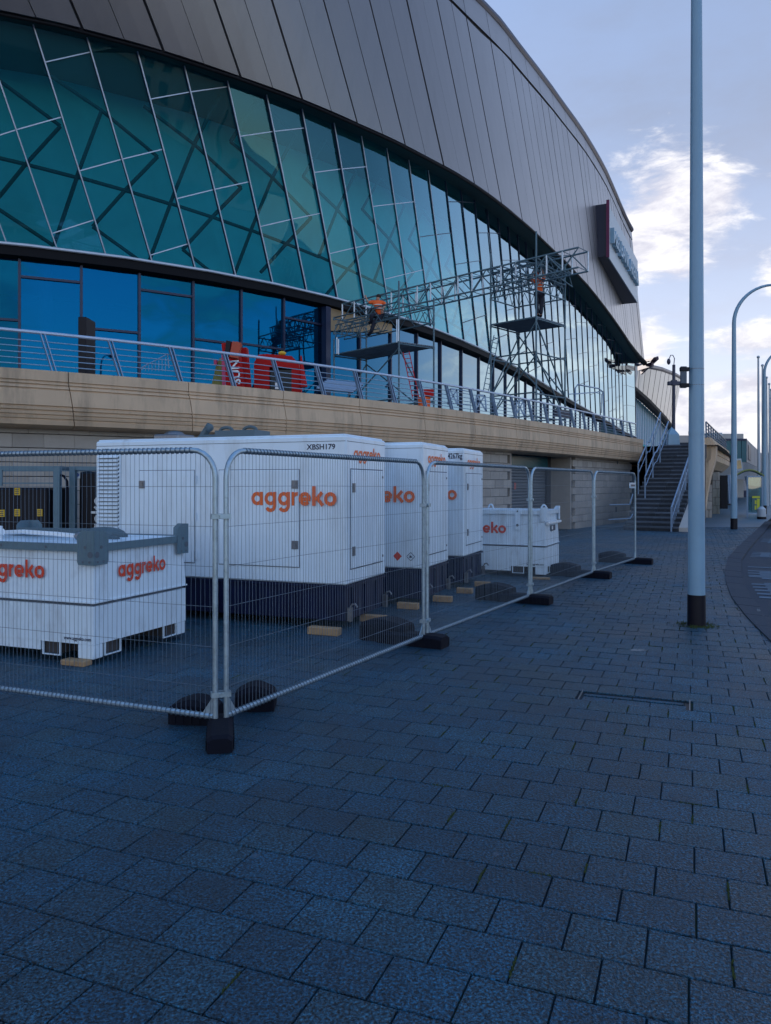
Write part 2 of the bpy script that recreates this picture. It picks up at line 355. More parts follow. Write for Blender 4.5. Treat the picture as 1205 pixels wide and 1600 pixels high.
M['ply'] = mat('plywood', (.36, .25, .14), .8, var=.1)
M['roof'] = mat('roof_sheet', (.12, .12, .13), .6)
M['deck'] = mat('terrace_paving', (.12, .12, .12), .9, var=.1)
M['stair'] = mat('dark_granite', (.018, .028, .045), .7, 0, var=.3, vscale=3, bump=.2, bscale=80, dirt=((.07,.08,.10), 4, .5), isl=.3)
M['nosing'] = mat('pale_stair_nosing', (.075, .095, .125), .7, 0, var=.3, vscale=5, isl=.35)  # nosing tone paler than the steps
M['rail'] = mat('painted_rail', (.20, .29, .42), .4, .35, var=.1)
M['railtop'] = mat('bright_rail', (.42, .48, .60), .35, .3, var=.08)
M['lamp'] = mat('lamp_column_paint', (.20, .34, .46), .42, 0, var=.06, vscale=3, coat=.2)
M['lampgrey'] = mat('dark_lamp_paint', (.03, .035, .07), .5)
M['purple'] = mat('plum_steel', (.045, .015, .04), .4)
M['signface'] = mat('sign_face', (.40, .46, .52), .4, .1, var=.05)
M['signside'] = mat('sign_side', (.006, .010, .035), .4)
M['signred'] = mat('sign_edge', (.12, .006, .06), .4)
M['machred'] = mat('machine_red', (.42, .006, .006), .6, spec=.2, var=.08)
M['machor'] = mat('machine_orange', (.42, .06, .02), .6, var=.1)
M['glassdark'] = mat('dark_window', (.004, .010, .018), .35, 0, spec=.3)
M['hivis'] = mat('orange_hi_vis', (.85, .13, .02), .75, var=.15, vscale=12)
M['reflect'] = mat('silver_tape', (.65, .65, .6), .4)
M['trouser'] = mat('navy_work_trousers', (.012, .015, .03), .85, var=.25, vscale=15)
M['skin'] = mat('skin_tone', (.45, .24, .17), .6)
M['hair'] = mat('dark_hair', (.02, .015, .015), .8)
M['olive'] = mat('olive_canvas', (.16, .15, .04), .9, var=.3, vscale=10)
M['pink'] = mat('pink_strap', (.45, .05, .12), .7)
M['yellow'] = mat('yellow_label', (.65, .42, .03), .6)
M['lime'] = mat('lime_poster', (.50, .52, .03), .5)
M['bluelabel'] = mat('blue_disc', (.01, .05, .35), .5)
M['concrete2'] = mat('pale_concrete', (.42, .40, .38), .85, 0, var=.08, vscale=1, bump=.1)
M['white'] = mat('white_paint', (.78, .78, .78), .35, coat=.3)
M['rubberhose'] = mat('grey_hose', (.08, .12, .14), .6)
M['moss'] = mat('moss', (.05, .075, .018), .95, 0, var=.4, vscale=40, bump=.8, bscale=200)
M['asphalt'] = mat('asphalt', (.045, .047, .052), .9, 0, var=.12, vscale=1.2, bump=.4, bscale=150)
M['asphalt2'] = mat('blue_black_asphalt', (.016, .028, .050), .85, 0, var=.12, vscale=1.2, bump=.4, bscale=150)
M['lightblock'] = mat('pale_setts', (.085, .13, .18), .85, 0, var=.12, vscale=6, isl=.15, bump=.3, bscale=80)
M['greenroof'] = mat('shelter_roof', (.20, .24, .05), .4, var=.1)
M['tealwall'] = mat('teal_wall', (.01, .10, .13), .25, 0, var=.3, vscale=.25)
M['greywall'] = mat('grey_panel', (.26, .25, .26), .6, var=.05)
M['farroad'] = mat('far_paving', (.06, .125, .18), .5, 0, var=.12, vscale=.6)

def paver_material():
    m = bpy.data.materials.new('textured_paver'); m.use_nodes = True
    t = m.node_tree; n = t.nodes; l = t.links; b = n['Principled BSDF']; b.inputs['Specular IOR Level'].default_value = .45
    gp = n.new('ShaderNodeNewGeometry'); oi = n.new('ShaderNodeObjectInfo')
    def noi(s, d, r=.6):
        x = n.new('ShaderNodeTexNoise'); x.inputs['Scale'].default_value = s; x.inputs['Detail'].default_value = d; x.inputs['Roughness'].default_value = r
        l.new(gp.outputs['Position'], x.inputs['Vector']); return x
    fine = noi(82, 2, .8); big = noi(.55, 5); mid = noi(5, 5)
    vo = n.new('ShaderNodeTexVoronoi'); vo.inputs['Scale'].default_value = 80; l.new(gp.outputs['Position'], vo.inputs['Vector'])
    ad = n.new('ShaderNodeMath'); ad.operation = 'ADD'; l.new(oi.outputs['Random'], ad.inputs[0]); l.new(gp.outputs['Random Per Island'], ad.inputs[1])
    fr = n.new('ShaderNodeMath'); fr.operation = 'FRACT'; l.new(ad.outputs[0], fr.inputs[0])
    cr = n.new('ShaderNodeValToRGB'); l.new(fr.outputs[0], cr.inputs[0])
    e = cr.color_ramp.elements; e[0].color = (.004, .052, .098, 1); e[1].color = (.010, .078, .138, 1)
    x = e.new(.5); x.color = (.006, .064, .118, 1); x = e.new(.85); x.color = (.014, .066, .104, 1)
    def mr(o, a, b_, c, d):
        k = n.new('ShaderNodeMapRange'); k.inputs[1].default_value = a; k.inputs[2].default_value = b_; k.inputs[3].default_value = c; k.inputs[4].default_value = d; l.new(o, k.inputs[0]); return k.outputs[0]
    def mu(a, b_):
        k = n.new('ShaderNodeMath'); k.operation = 'MULTIPLY'; l.new(a, k.inputs[0]); l.new(b_, k.inputs[1]); return k.outputs[0]
    sp = mu(mr(fine.outputs['Fac'], .38, .66, .08, 2.7), mr(vo.outputs['Distance'], 0, .8, 1.6, .3))
    val = mu(mu(sp, mr(big.outputs['Fac'], .3, .7, .55, 1.45)), mr(mid.outputs['Fac'], .3, .7, .85, 1.15))
    h = n.new('ShaderNodeHueSaturation'); l.new(cr.outputs[0], h.inputs['Color']); l.new(val, h.inputs['Value'])
    # pale scuffs and dark stains
    st = noi(1.7, 8, .7); sf = mr(st.outputs['Fac'], .54, .70, 0, .7)
    mx = n.new('ShaderNodeMix'); mx.data_type = 'RGBA'; l.new(sf, mx.inputs[0]); l.new(h.outputs[0], mx.inputs[6]); mx.inputs[7].default_value = (.004, .024, .046, 1)
    gv = n.new('ShaderNodeTexVoronoi'); gv.inputs['Scale'].default_value = 2.6; gv.inputs['Randomness'].default_value = 1; l.new(gp.outputs['Position'], gv.inputs['Vector'])
    gm = mr(gv.outputs['Distance'], .035, .055, .5, 0)
    mg = n.new('ShaderNodeMix'); mg.data_type = 'RGBA'; l.new(gm, mg.inputs[0]); l.new(mx.outputs[2], mg.inputs[6]); mg.inputs[7].default_value = (.085, .12, .17, 1)
    l.new(mg.outputs[2], b.inputs['Base Color'])
    l.new(mr(big.outputs['Fac'], .3, .7, .40, .62), b.inputs['Roughness'])
    bp = n.new('ShaderNodeBump'); bp.inputs['Strength'].default_value = .9; bp.inputs['Distance'].default_value = .004
    l.new(sp, bp.inputs['Height']); l.new(bp.outputs[0], b.inputs['Normal'])
    return m
M['paver'] = paver_material()

def joint_material():
    m = mat('sand_joint', (.006, .012, .018), .95)
    t = m.node_tree; n = t.nodes; l = t.links; b = n['Principled BSDF']
    gp = n.new('ShaderNodeNewGeometry'); no = n.new('ShaderNodeTexNoise'); no.inputs['Scale'].default_value = 2.3; no.inputs['Detail'].default_value = 6; l.new(gp.outputs['Position'], no.inputs['Vector'])
    cr = n.new('ShaderNodeValToRGB'); l.new(no.outputs['Fac'], cr.inputs[0]); e = cr.color_ramp.elements
    e[0].position = .5; e[0].color = (.004, .014, .026, 1); e[1].position = .66; e[1].color = (.03, .045, .012, 1)
    l.new(cr.outputs[0], b.inputs['Base Color']); return m
M['joint'] = joint_material()

# ------------------------------------------------------------ curves of the arena and its terrace
PX = [5.3167123879558564e-09, -1.9794248906071176e-06, 0.0002845277876316304, -0.019592016278323708, 1.0355223223709527, -13.280492511386875]
PY = [-6.726746803434391e-09, 2.3376393047722168e-06, -0.00030659222544836273, 0.01885821705530538, 0.37702173615458245, 26.01632175215712]
def pv(c, s):
    r_ = 0.0
    for k in c: r_ = r_*s + k
    return r_
def Bc(s):
    if s < 0:
        a = Vector((pv(PX,0), pv(PY,0))); b = Vector((pv(PX,.01), pv(PY,.01))); return a + (b-a)*100*s
    if s > 118:
        a = Vector((pv(PX,117.9), pv(PY,117.9))); b = Vector((pv(PX,118), pv(PY,118))); return b + (b-a)*10*(s-118)
    return Vector((pv(PX,s), pv(PY,s)))
def Bn(s):
    d = (Bc(s+.1) - Bc(s-.1)).normalized(); return Vector((d.y, -d.x, 0)), Vector((d.x, d.y, 0))     # outward normal, heading
QX = [0.00013643924726655627, -0.010986244080841793, 0.8478891874291651, -6.89229858104024]
QY = [-0.00019060159901553278, 0.013217244201840181, 0.5285315705110305, 13.797041731187072]
def Tc(s): return Vector((pv(QX,s), pv(QY,s), 0))
def Tn(s):
    d = (Tc(s+.05) - Tc(s-.05)).normalized(); return Vector((d.y, -d.x, 0)), d
def uv(p): return CX + F*p[0]/p[1], HV - F*(p[2]-CH)/p[1]
def u_solve(f, u, lo, hi):
    for _ in range(44):
        m = (lo+hi)/2
        if uv(f(m))[0] < u: lo = m
        else: hi = m
    return lo
ZB = 9.9; D1 = Vector((-.356, -1, 1.98)); D2 = Vector((-.506, -1, 1.503))
T_S = [-8,-2,4,10,16,22,28,34,40,46,52,58,64,70,76,82,88,94,100,106,112,122]
T_V = [2.95,3.1,3.20,3.30,3.46,3.70,4.0,4.27,4.54,4.80,5.08,5.28,5.46,5.55,5.62,5.68,5.73,5.80,5.86,5.92,5.94,5.85]
W_S = [-20,16,22,28,34,40,46,52,58,64,70,76,82,88,94,100,106,112,122]
W_V = [5.5,5.5,5.6,5.84,6.15,6.7,7.13,7.56,8.05,8.48,9.04,9.59,10.08,10.57,11.0,11.31,11.55,11.68,11.7]
def tmax(s): return interp(s, T_S, T_V)
def wmax(s): return interp(s, W_S, W_V)
def S(s, t, o=0.0):
    n, h = Bn(s); p = V3(Bc(s), ZB) + D1*t
    return p + n*o
def lipd(s): return interp(s, [-8, 0, 10, 25, 40, 70, 122], [.3, .38, .55, .95, 1.2, 1.4, 1.5])
def L(s):
    n, h = Bn(s); return S(s, tmax(s)) + n*lipd(s)
def K(s, w, o=0.0):
    n, h = Bn(s); return L(s) + D2*w + n*o
S_END = 121.0

# ------------------------------------------------------------ ground, pavement base, road
def struct(name, mb, m, **k):
    o = mb.build(name, m, **k); o['kind'] = 'structure'; return o
gmb = MB(); gmb.grid([[Vector((x, y, -.16)) for x in (-700, -60, 60, 700)] for y in (-500, -40, 60, 300, 1200)])
struct('ground', gmb, M['asphalt'])
kout = [(3.3, 3.2), (3.75, 6.2), (4.21, 8.39), (4.49, 9.34), (4.74, 10.14), (5.27, 11.7), (5.94, 13.4), (6.76, 15.3), (7.98, 17.9), (9.52, 20.8), (11.6, 24.6), (14.4, 29.7), (17.6, 35.6), (24, 47), (38, 72), (60, 112)]
kin = [(4.05, 3.2), (4.45, 6.2), (4.86, 9.2), (5.05, 10.0), (5.35, 10.9), (5.88, 12.4), (6.60, 14.2), (7.55, 16.3), (8.95, 19.0), (10.6, 22.1), (12.9, 26.2), (15.8, 31.4), (19.2, 37.4), (26, 49), (41, 74), (64, 114)]
def kx(y, c): return interp(y, [p[1] for p in c], [p[0] for p in c])
kout = [(3.0, -30), (3.1, 0)] + kout; kin = [(3.8, -30), (3.9, 0)] + kin
pb = MB()
left = [Vector((-60, p[1], -.014)) for p in kout]; rt = [Vector((p[0], p[1], -.014)) for p in kout]
pb.grid([[a, b] for a, b in zip(left, rt)])
pb.grid([[Vector((-60, 112, -.014)), Vector((60, 112, -.014))], [Vector((-60, 260, -.014)), Vector((120, 260, -.014))]])
pav = struct('pavement', pb, M['joint'])
# kerb: individual granite kerb stones between pavement and carriageway
kb = thing('kerb', 'flush dark granite kerb strip curving along the right edge of the pavement', 'kerb', (kout[4][0], kout[4][1], 0))
pts_o = []; 
def curve_pts(c, step):
    out_ = []; acc = 0
    for (a, b) in zip(c, c[1:]):
        a = Vector(a); b = Vector(b); n = max(1, int((b-a).length/step))
        out_ += [a.lerp(b, i/n) for i in range(n)]
    return out_ + [Vector(c[-1])]
co = curve_pts(kout[1:-3], .8)
for i in range(len(co)-1):
    a, b = co[i], co[i+1]; g = .01
    d = (b-a).normalized(); a2 = a + d*g; b2 = b - d*g
    ia = Vector((kx(a2.y, kin)-.012, a2.y + .55)); ib = Vector((kx(b2.y, kin)-.012, b2.y + .55))
    ia = Vector((a2.x + .29*d.y, a2.y - .29*d.x)); ib = Vector((b2.x + .29*d.y, b2.y - .29*d.x))
    k_ = MB(); z = .016 + random.uniform(-.001, .002)
    k_.slab([V3(a2, z), V3(ia, z-.02), V3(ib, z-.02), V3(b2, z)], (0, 0, -.18))
    k_.build('kerb_stone', M['asphalt2'], kb)
# carriageway: asphalt with cross bands of pale setts
rd = MB(); rr = []
for p in kout:
    d = Vector((.45, .89)); rr.append(Vector((p[0]+.22, p[1]-.11, -.055)))
rd.grid([[a, a + Vector((14, -7, 0))] for a in rr]); struct('road', rd, M['asphalt2'])
bands = [(23.4, 25.3), (18.9, 20.3), (16.55, 16.75), (14.6, 16.0), (11.9, 14.05), (8.6, 10.5)]
setts = MB()
ux, uy = Vector((.89, -.456, 0)), Vector((.456, .89, 0))
for (y0, y1) in bands:
    yy = y0
    while yy < y1 - .05:
        x0 = kx(yy, kout) + .40; o = Vector((x0, yy - .12, -.048)); dd = min(.2, y1-yy)
        for k in range(int(5.2/.42)):
            q = o + ux*(k*.42 + (.21 if int(yy*5) % 2 else 0)); e = .006
            setts.add([q, q + ux*(.42-e), q + ux*(.42-e) + uy*(dd-e), q + uy*(dd-e)], [(0,1,2,3)])
        yy += .2
so = setts.build('road_sett', M['lightblock'], None); so['kind'] = 'structure'; so.name = 'road_setts'

# pavers -------------------------------------------------------------
PA = Vector((.929, -.370, 0)); PB = Vector((.370, .929, 0)); PL, PW = .292, .262
def paver_geo(mb, o, g=.0035, c=.003, tilt=None, l=PL, w=PW):
    a0, a1, b0, b1 = g, l-g, g, w-g
    def q(a, b, z):
        zz = z + (tilt[0]*(a-.146) + tilt[1]*(b-.131) + tilt[2] if tilt else 0); return o + PA*a + PB*b + Vector((0,0,zz))
    lo = [q(a0,b0,-.02), q(a1,b0,-.02), q(a1,b1,-.02), q(a0,b1,-.02)]
    mi_ = [q(a0,b0,-c), q(a1,b0,-c), q(a1,b1,-c), q(a0,b1,-c)]
    hi = [q(a0+c,b0+c,0), q(a1-c,b0+c,0), q(a1-c,b1-c,0), q(a0+c,b1-c,0)]
    mb.add(lo+mi_+hi, [(8,9,10,11)] + [(4+i,4+(i+1)%4,8+(i+1)%4,8+i) for i in range(4)] + [(i,(i+1)%4,4+(i+1)%4,4+i) for i in range(4)])
cover = [G(933,1079), G(1059,1089), G(1053,1106), G(920,1099)]
cmid = sum(cover, Vector()) / 4
rnd = random.Random(3); cand = []
rowoff = {}
for j in range(2, 130):
    rowoff[j] = (.5*(j % 2) + rnd.uniform(-.06, .06))
    for i in range(-110, 110):
        o = PA*((i + rowoff[j])*PL) + PB*(j*PW); c = o + PA*PL/2 + PB*PW/2
        if c.y < 1.9 or c.y > 31: continue
        if abs(c.x) > .5*c.y + 1.2: continue
        if c.x > kx(c.y, kout) + .14: continue
        # keep in front of the terrace wall
        if c.y > 12 and c.x < 7.3:
            sw = u_solve(lambda s: Tc(s), uv(c)[0], -8, 30)
            if c.y > Tc(sw).y + 1.2: continue
        r2 = (c - cmid); 
        if abs(r2.dot(PA)) < .42 and abs(r2.dot(PB)) < .17: continue
        u, v = uv((c.x, c.y, 0)); vis = (-40 < u < 1245) and v < 1640
        cand.append((0 if vis else 1, c.y, o))
cand.sort(key=lambda t: (t[0], t[1]))
pm = [MB() for _ in range(5)]
protos = []
for k, b_ in enumerate(pm):
    paver_geo(b_, Vector((-PL/2*PA.x - PW/2*PB.x, -PL/2*PA.y - PW/2*PB.y, 0)), tilt=(rnd.uniform(-.008,.008), rnd.uniform(-.008,.008), rnd.uniform(-.0012,.0012)), g=rnd.uniform(.003,.0042))
cover_p = None
for n_, (a, b_, o) in enumerate(cand[:300]):
    c = o + PA*PL/2 + PB*PW/2; k = n_ % 5
    if n_ < 5: ob = pm[k].build('paver', M['paver'], pav, world=False); protos.append(ob)
    else: ob = bpy.data.objects.new('paver', protos[k].data); COL.objects.link(ob); ob.parent = pav
    ob.location = c
far = MB()
for (a, b_, o) in cand[300:]:
    y = o.y
    paver_geo(far, o, tilt=(rnd.uniform(-.009,.009), rnd.uniform(-.009,.009), rnd.uniform(-.0022,.0018)), g=rnd.uniform(.0028,.0050) if y < 12 else .006)
far.build('paver', M['paver'], pav, kind='stuff')
fp = MB(); fp.grid([[Vector((-40, 31.0, -.001)), Vector((kx(31.0, kout), 31.0, -.001))], [Vector((-40, 60, -.001)), Vector((kx(60, kout), 60, -.001))], [Vector((-40, 260, -.001)), Vector((130, 260, -.001))]])
fpo = struct('far_pavement', fp, M['farroad'])
# moss and weeds in open joints
ms = MB(); rm = random.Random(11)
for (a, b_, o) in cand[:2200]:
    if a: continue
    c = o; dens = noise.noise(Vector((o.x*.55+3, o.y*.55, 0)))
    for side in (0, 1):
        if rm.random() > (.16 + .55*max(0, dens + .05)) * (1.0 if side else .25): continue
        if o.x < .2 and rm.random() < .75: continue
        st = rm.uniform(0, .12); en = st + rm.uniform(.06, .14)
        dirv, Ln = (PB, PW) if side else (PA, PL)
        t = st
        while t < min(en, Ln):
            p = o + dirv*t + Vector((rm.uniform(-.004,.004), rm.uniform(-.004,.004), -.006)); r_ = rm.uniform(.003, .0065)
            for q in range(3):
                an = rm.uniform(0, 6.28); h = rm.uniform(.006, .015)
                ms.add([p + Vector((math.cos(an)*r_, math.sin(an)*r_, 0)), p + Vector((math.cos(an+2.1)*r_, math.sin(an+2.1)*r_, 0)), p + Vector((math.cos(an+4.2)*r_, math.sin(an+4.2)*r_, 0)), p + Vector((rm.uniform(-.004,.004), rm.uniform(-.004,.004), h))], [(0,1,3),(1,2,3),(2,0,3)])
            t += rm.uniform(.005, .011)
mo = ms.build('joint_moss', M['moss']); tag(mo, 'green moss and tiny weeds growing in the joints between pavers', 'moss'); mo['kind'] = 'stuff'
# recessed paver-filled inspection cover
ic = thing('inspection_cover', 'sunken rectangular inspection cover filled with pavers and edged by a broken frame', 'manhole cover', cmid)
fr = MB(); cen = cmid
def cp(a, b, z): return cen + PA*a + PB*b + Vector((0,0,z))
hw, hh = .42, .17
tr = MB()
for (a0, b0, a1, b1) in ((-hw, hh-.005, hw, hh-.005), (-hw, -hh+.005, hw, -hh+.005)):
    tr.bar(cp(a0,b0,-.008), cp(a1,b1,-.008), .006, .014)
for (a0, b0, a1, b1) in ((-hw+.004, -hh+.02, -hw+.004, hh-.02), (hw-.004, -hh+.02, hw-.004, hh-.02)):
    tr.bar(cp(a0,b0,-.006), cp(a1,b1,-.006), .008, .014)
tr.build('cover_frame', M['latch'], ic)
dk_ = MB(); dk_.slab([cp(-hw, hh-.075, -.0105), cp(hw, hh-.075, -.0105), cp(hw, hh-.008, -.0125), cp(-hw, hh-.008, -.0125)], (0,0,-.02)); dk_.slab([cp(hw-.04, -hh+.02, -.0125), cp(hw-.008, -hh+.02, -.0125), cp(hw-.008, hh-.052, -.0125), cp(hw-.04, hh-.052, -.0125)], (0,0,-.02)); dk_.build('gap_shade', M['blacksteel'], ic)  # black strips imitate the shade in the sunken top and right edges
for (a0, a1, b0, b1) in ((-hw+.03, -.16, -hh+.02, -.005), (-.15, .12, -hh+.02, -.005), (.13, hw-.03, -hh+.02, -.005), (-hw+.03, -.02, .005, hh-.08), (-.01, hw-.05, .005, hh-.08)):
    p_ = MB(); p_.slab([cp(a0,b0,-.006), cp(a1,b0,-.006), cp(a1,b1,-.012), cp(a0,b1,-.012)], (0,0,-.02)); p_.build('paver', M['paver'], ic)
# paint splash
sp_ = MB(); c0 = G(995, 1016); rs = random.Random(5)
ring = [c0 + Vector((math.cos(t)*(.085+rs.uniform(-.03,.03)), math.sin(t)*(.055+rs.uniform(-.02,.02)), .002)) for t in [i*2*math.pi/16 for i in range(16)]]
sp_.add(ring, [tuple(range(16))]); so_ = sp_.build('paint_splash', mat('worn_pale_paint', (.22,.23,.24), .8, dirt=((.06,.06,.07), 30, .9))); tag(so_, 'small pale worn paint splash on the pavers before the big lamp post', 'paint mark')

# ------------------------------------------------------------ arena
ar = thing('arena_building', 'huge curved arena with slanted teal glass wall under dark bronze cladding', 'building', V3(Bc(0), 0))
ms_ = [1.83]; 
while ms_[-1] < S_END: ms_.append(ms_[-1] + 1.4 + .033*ms_[-1] + (.06 if ms_[-1] < 18 else 0))
ms_ = ms_[:-1]; ms_[-1] = S_END
neg = [1.83]
while neg[-1] > -12: neg.append(neg[-1] - 1.45)
ms_ = list(reversed(neg[1:])) + ms_; i0 = len(neg) - 1              # index of m1
def midx(i): return i - i0 + 1                                     # mullion number (m1 = 1)
for i, s in enumerate(ms_):
    b = MB(); t1 = tmax(s); n, h = Bn(s); up = h
    dk__ = s > 17
    b.bar(S(s, 0, .11 if not dk__ else .05), S(s, t1, .11 if not dk__ else .05), .040, .028, up=n)
    mo_ = b.build('mullion', M['frame_b'] if s > 24 else M['mull'], ar)  # far caps switch to a dark colour, imitating their shading against bright glass
    b = MB(); b.bar(S(s, 0, .045 if not dk__ else .02), S(s, t1, .045 if not dk__ else .02), .04, .10 if not dk__ else .035, up=n); b.build('gasket', M['frame_b'], mo_)
def trans_t(k, n_): return -.07 - .13*k + 1.466*n_                 # transom height on the first mullion of pair k
glz = 0
for i in range(len(ms_)-1):
    mI = midx(i); k = mI // 2; half = mI % 2
    sa, sb = ms_[i], ms_[i+1]; g = .0
    ta, tb = [], []
    for n_ in range(-2, 14):
        base = trans_t(k, n_) + (.31 if half else 0)
        ta.append(base); tb.append(base + .31)
    for q in range(len(ta)-1):
        a0, a1, b0, b1 = max(0, ta[q]), min(tmax(sa), ta[q+1]), max(0, tb[q]), min(tmax(sb), tb[q+1])
        if a1 - a0 < .03 and b1 - b0 < .03: continue
        a1 = max(a1, a0+.001); b1 = max(b1, b0+.001)
        p_ = MB(); sm = (sa+sb)/2
        j = random.uniform(-.012, .012)
        p_.add([S(sa, a0), S(sb, b0), S(sb, b1, j), S(sa, a1, j)], [(0,1,2,3)]); p_.build('glass_pane', M['glass_u'], ar, recalc=False)
        if 0 < ta[q] < tmax(sa) or 0 < tb[q] < tmax(sb):
            if 0 <= ta[q] and 0 <= tb[q] and ta[q] < tmax(sa) and tb[q] < tmax(sb):
                t_ = MB(); t_.bar(S(sa, ta[q], .03), S(sb, tb[q], .03), .015, .035); t_.build('transom', M['mull'] if sa < 20 else M['frame_b'], ar)  # far transoms darkened by colour in the same way
# inner triangulated steel
for k in range(-5, 14):
    i_ = 2*k + i0 - 1
    if i_ < 0 or i_ + 2 >= len(ms_): continue
    sh = -.13*k; s0, s1, s2 = ms_[i_], ms_[i_+1], ms_[i_+2]; IN = -.55
    cs = [(-.0, [.52], [1.13]), (1.20, [.52, 1.27], [1.13, 1.86]), (2.36, [1.27, 2.73], [1.86, 3.31]), (3.6, [2.73, 4.1], [3.31, 4.7]), (4.9, [4.1, 5.5], [4.7, 6.1])]
    for (c_, l_, r_) in cs:
        tc_ = c_ + sh + .13
        if tc_ > tmax(s1) or tc_ < -.15: continue
        for (ss, lst) in ((s0, l_), (s2, r_)):
            for t_ in lst:
                tt = t_ + sh + .13
                if tt > tmax(ss): continue
                b = MB(); b.tube(S(s1, tc_, IN), S(ss, tt, IN), .072, n=6); b.build('brace', M['braces'], ar)
# interior: floor slab, back wall, ceiling line
sl = [-44 + 6*i for i in range(28)] + [S_END]
fl = MB(); fl.grid([[S(s, 0, -.35) + Vector((0,0,-.12)), S(s, 0, -7)+ Vector((0,0,-.12))] for s in sl]); fl.build('upper_floor', M['innerfloor'], ar)
iw = MB(); iw.grid([[S(s, 0, -3.2), S(s, tmax(s)+.6, -3.2)] for s in sl]); iw.build('inner_wall', M['innerwall'], ar)
cl = MB(); cl.grid([[L(s) + Vector((0,0,.02)), S(s, tmax(s), -5.2) + Vector((0,0,.05))] for s in sl]); cl.build('soffit', M['tealdark'], ar)
# lip fascia and nose
sf = [-14 + 3*i for i in range(46) if -14 + 3*i < S_END] + [S_END]
lp = MB(); lp.path([L(s) + Vector((0,0,-.05)) for s in sf], [interp(s, [0, 40, 100, 121], [.05, .09, .2, .45]) for s in sf], n=8); lp.build('lip_trim', M['darkband'], ar, smooth=True)
# dark band and sill under the slanted glass
bd = MB(); bd.grid([[S(s,0,.10)+Vector((0,0,-.04)), S(s,0,.14)+Vector((0,0,-.37)), S(s,0,-.3)+Vector((0,0,-.40))] for s in sf]); bd.build('band', M['darkband'], ar)
sb_ = MB(); sb_.path([S(s,0,.14) + Vector((0,0,.0)) for s in sf], .055, n=6); sb_.build('sill', M['mull'], ar)
# cladding panels
seams_u = [129,255,375,471,557,632,692,740,782,815,844,866,883]
seams = [u_solve(lambda s: L(s), u, -10, 121) for u in seams_u]
step = 6.0
while seams[-1] + step < S_END: seams.append(seams[-1] + step)
seams.append(S_END)
sneg = seams[0]
while sneg > -14: sneg -= 2.6; seams.insert(0, sneg)
TR = .9
for a, b_ in zip(seams, seams[1:]):
    m_ = (a + b_)/2
    for (s0, s1, ga, gb) in ((a, m_, .05, .012), (m_, b_, .012, .05)):
        p_ = MB(); e = [s0 + ga*(1+a/60), s1 - gb*(1+a/60)]; j = random.uniform(-.015, .015)
        mids = [e[0], (e[0]+e[1])/2, e[1]]
        front = [[K(s, 0.02 if q == 0 else (wmax(s)-TR)*q/2, .06 + j) for s in mids] for q in range(3)]
        p_.grid(front)
        p_.grid([[K(s, 0.02, .06+j) for s in mids], [K(s, .02, -.02) for s in mids]])
        for s in (e[0], e[1]): p_.grid([[K(s, (0.02 if q == 0 else (wmax(s)-TR)*q/2), .06+j), K(s, (0.02 if q == 0 else (wmax(s)-TR)*q/2), -.02)] for q in range(3)])
        p_.build('cladding_panel', M['clad'], ar)
    # eave trim panel
    p_ = MB(); e = [a + .04, b_ - .04]; p_.grid([[K(s, wmax(s)-TR+.1, .09) for s in e], [K(s, wmax(s), .09) for s in e]]); p_.grid([[K(s, wmax(s)-TR+.1, .09) for s in e], [K(s, wmax(s)-TR+.1, -.02) for s in e]])
    p_.build('eave_panel', M['clad'], ar)
bk = MB(); bk.grid([[K(s, 0, -.03), K(s, wmax(s), -.03)] for s in sf]); bk.build('cladding_backing', M['cladline'], ar)
ev = MB(); ev.path([K(s, wmax(s)+.06, .02) for s in sf], [interp(s, [0, 60, 121], [.16, .26, .4]) for s in sf], n=8); ev.build('eave_gutter', M['frame_b'], ar, smooth=True)
rf = MB(); rows = []
for s in sl:
    n, h = Bn(s); d_ = K(s, wmax(s))
    inw = -n if s > 0 else Vector((-.3, .95, 0))
    rows.append([d_, d_ + inw*12 + Vector((0,0,2.6)), d_ + inw*34 + Vector((0,0,4)), d_ + inw*55 + Vector((0,0,1)), d_ + inw*60 + Vector((0,0,-12)), V3(d_ + inw*60, 0)])
rf.grid(rows); rf.build('roof', M['roof'], ar)  # unseen roof and rear wall; left run extended to shade the foreground
ew = MB(); e_ = rows[-1]; s = S_END
ew.add([V3(Bc(s), 0), S(s,0), S(s,tmax(s)), L(s), K(s,wmax(s))] + e_[1:], [tuple(range(10))]); ew.build('end_wall', M['clad'], ar)
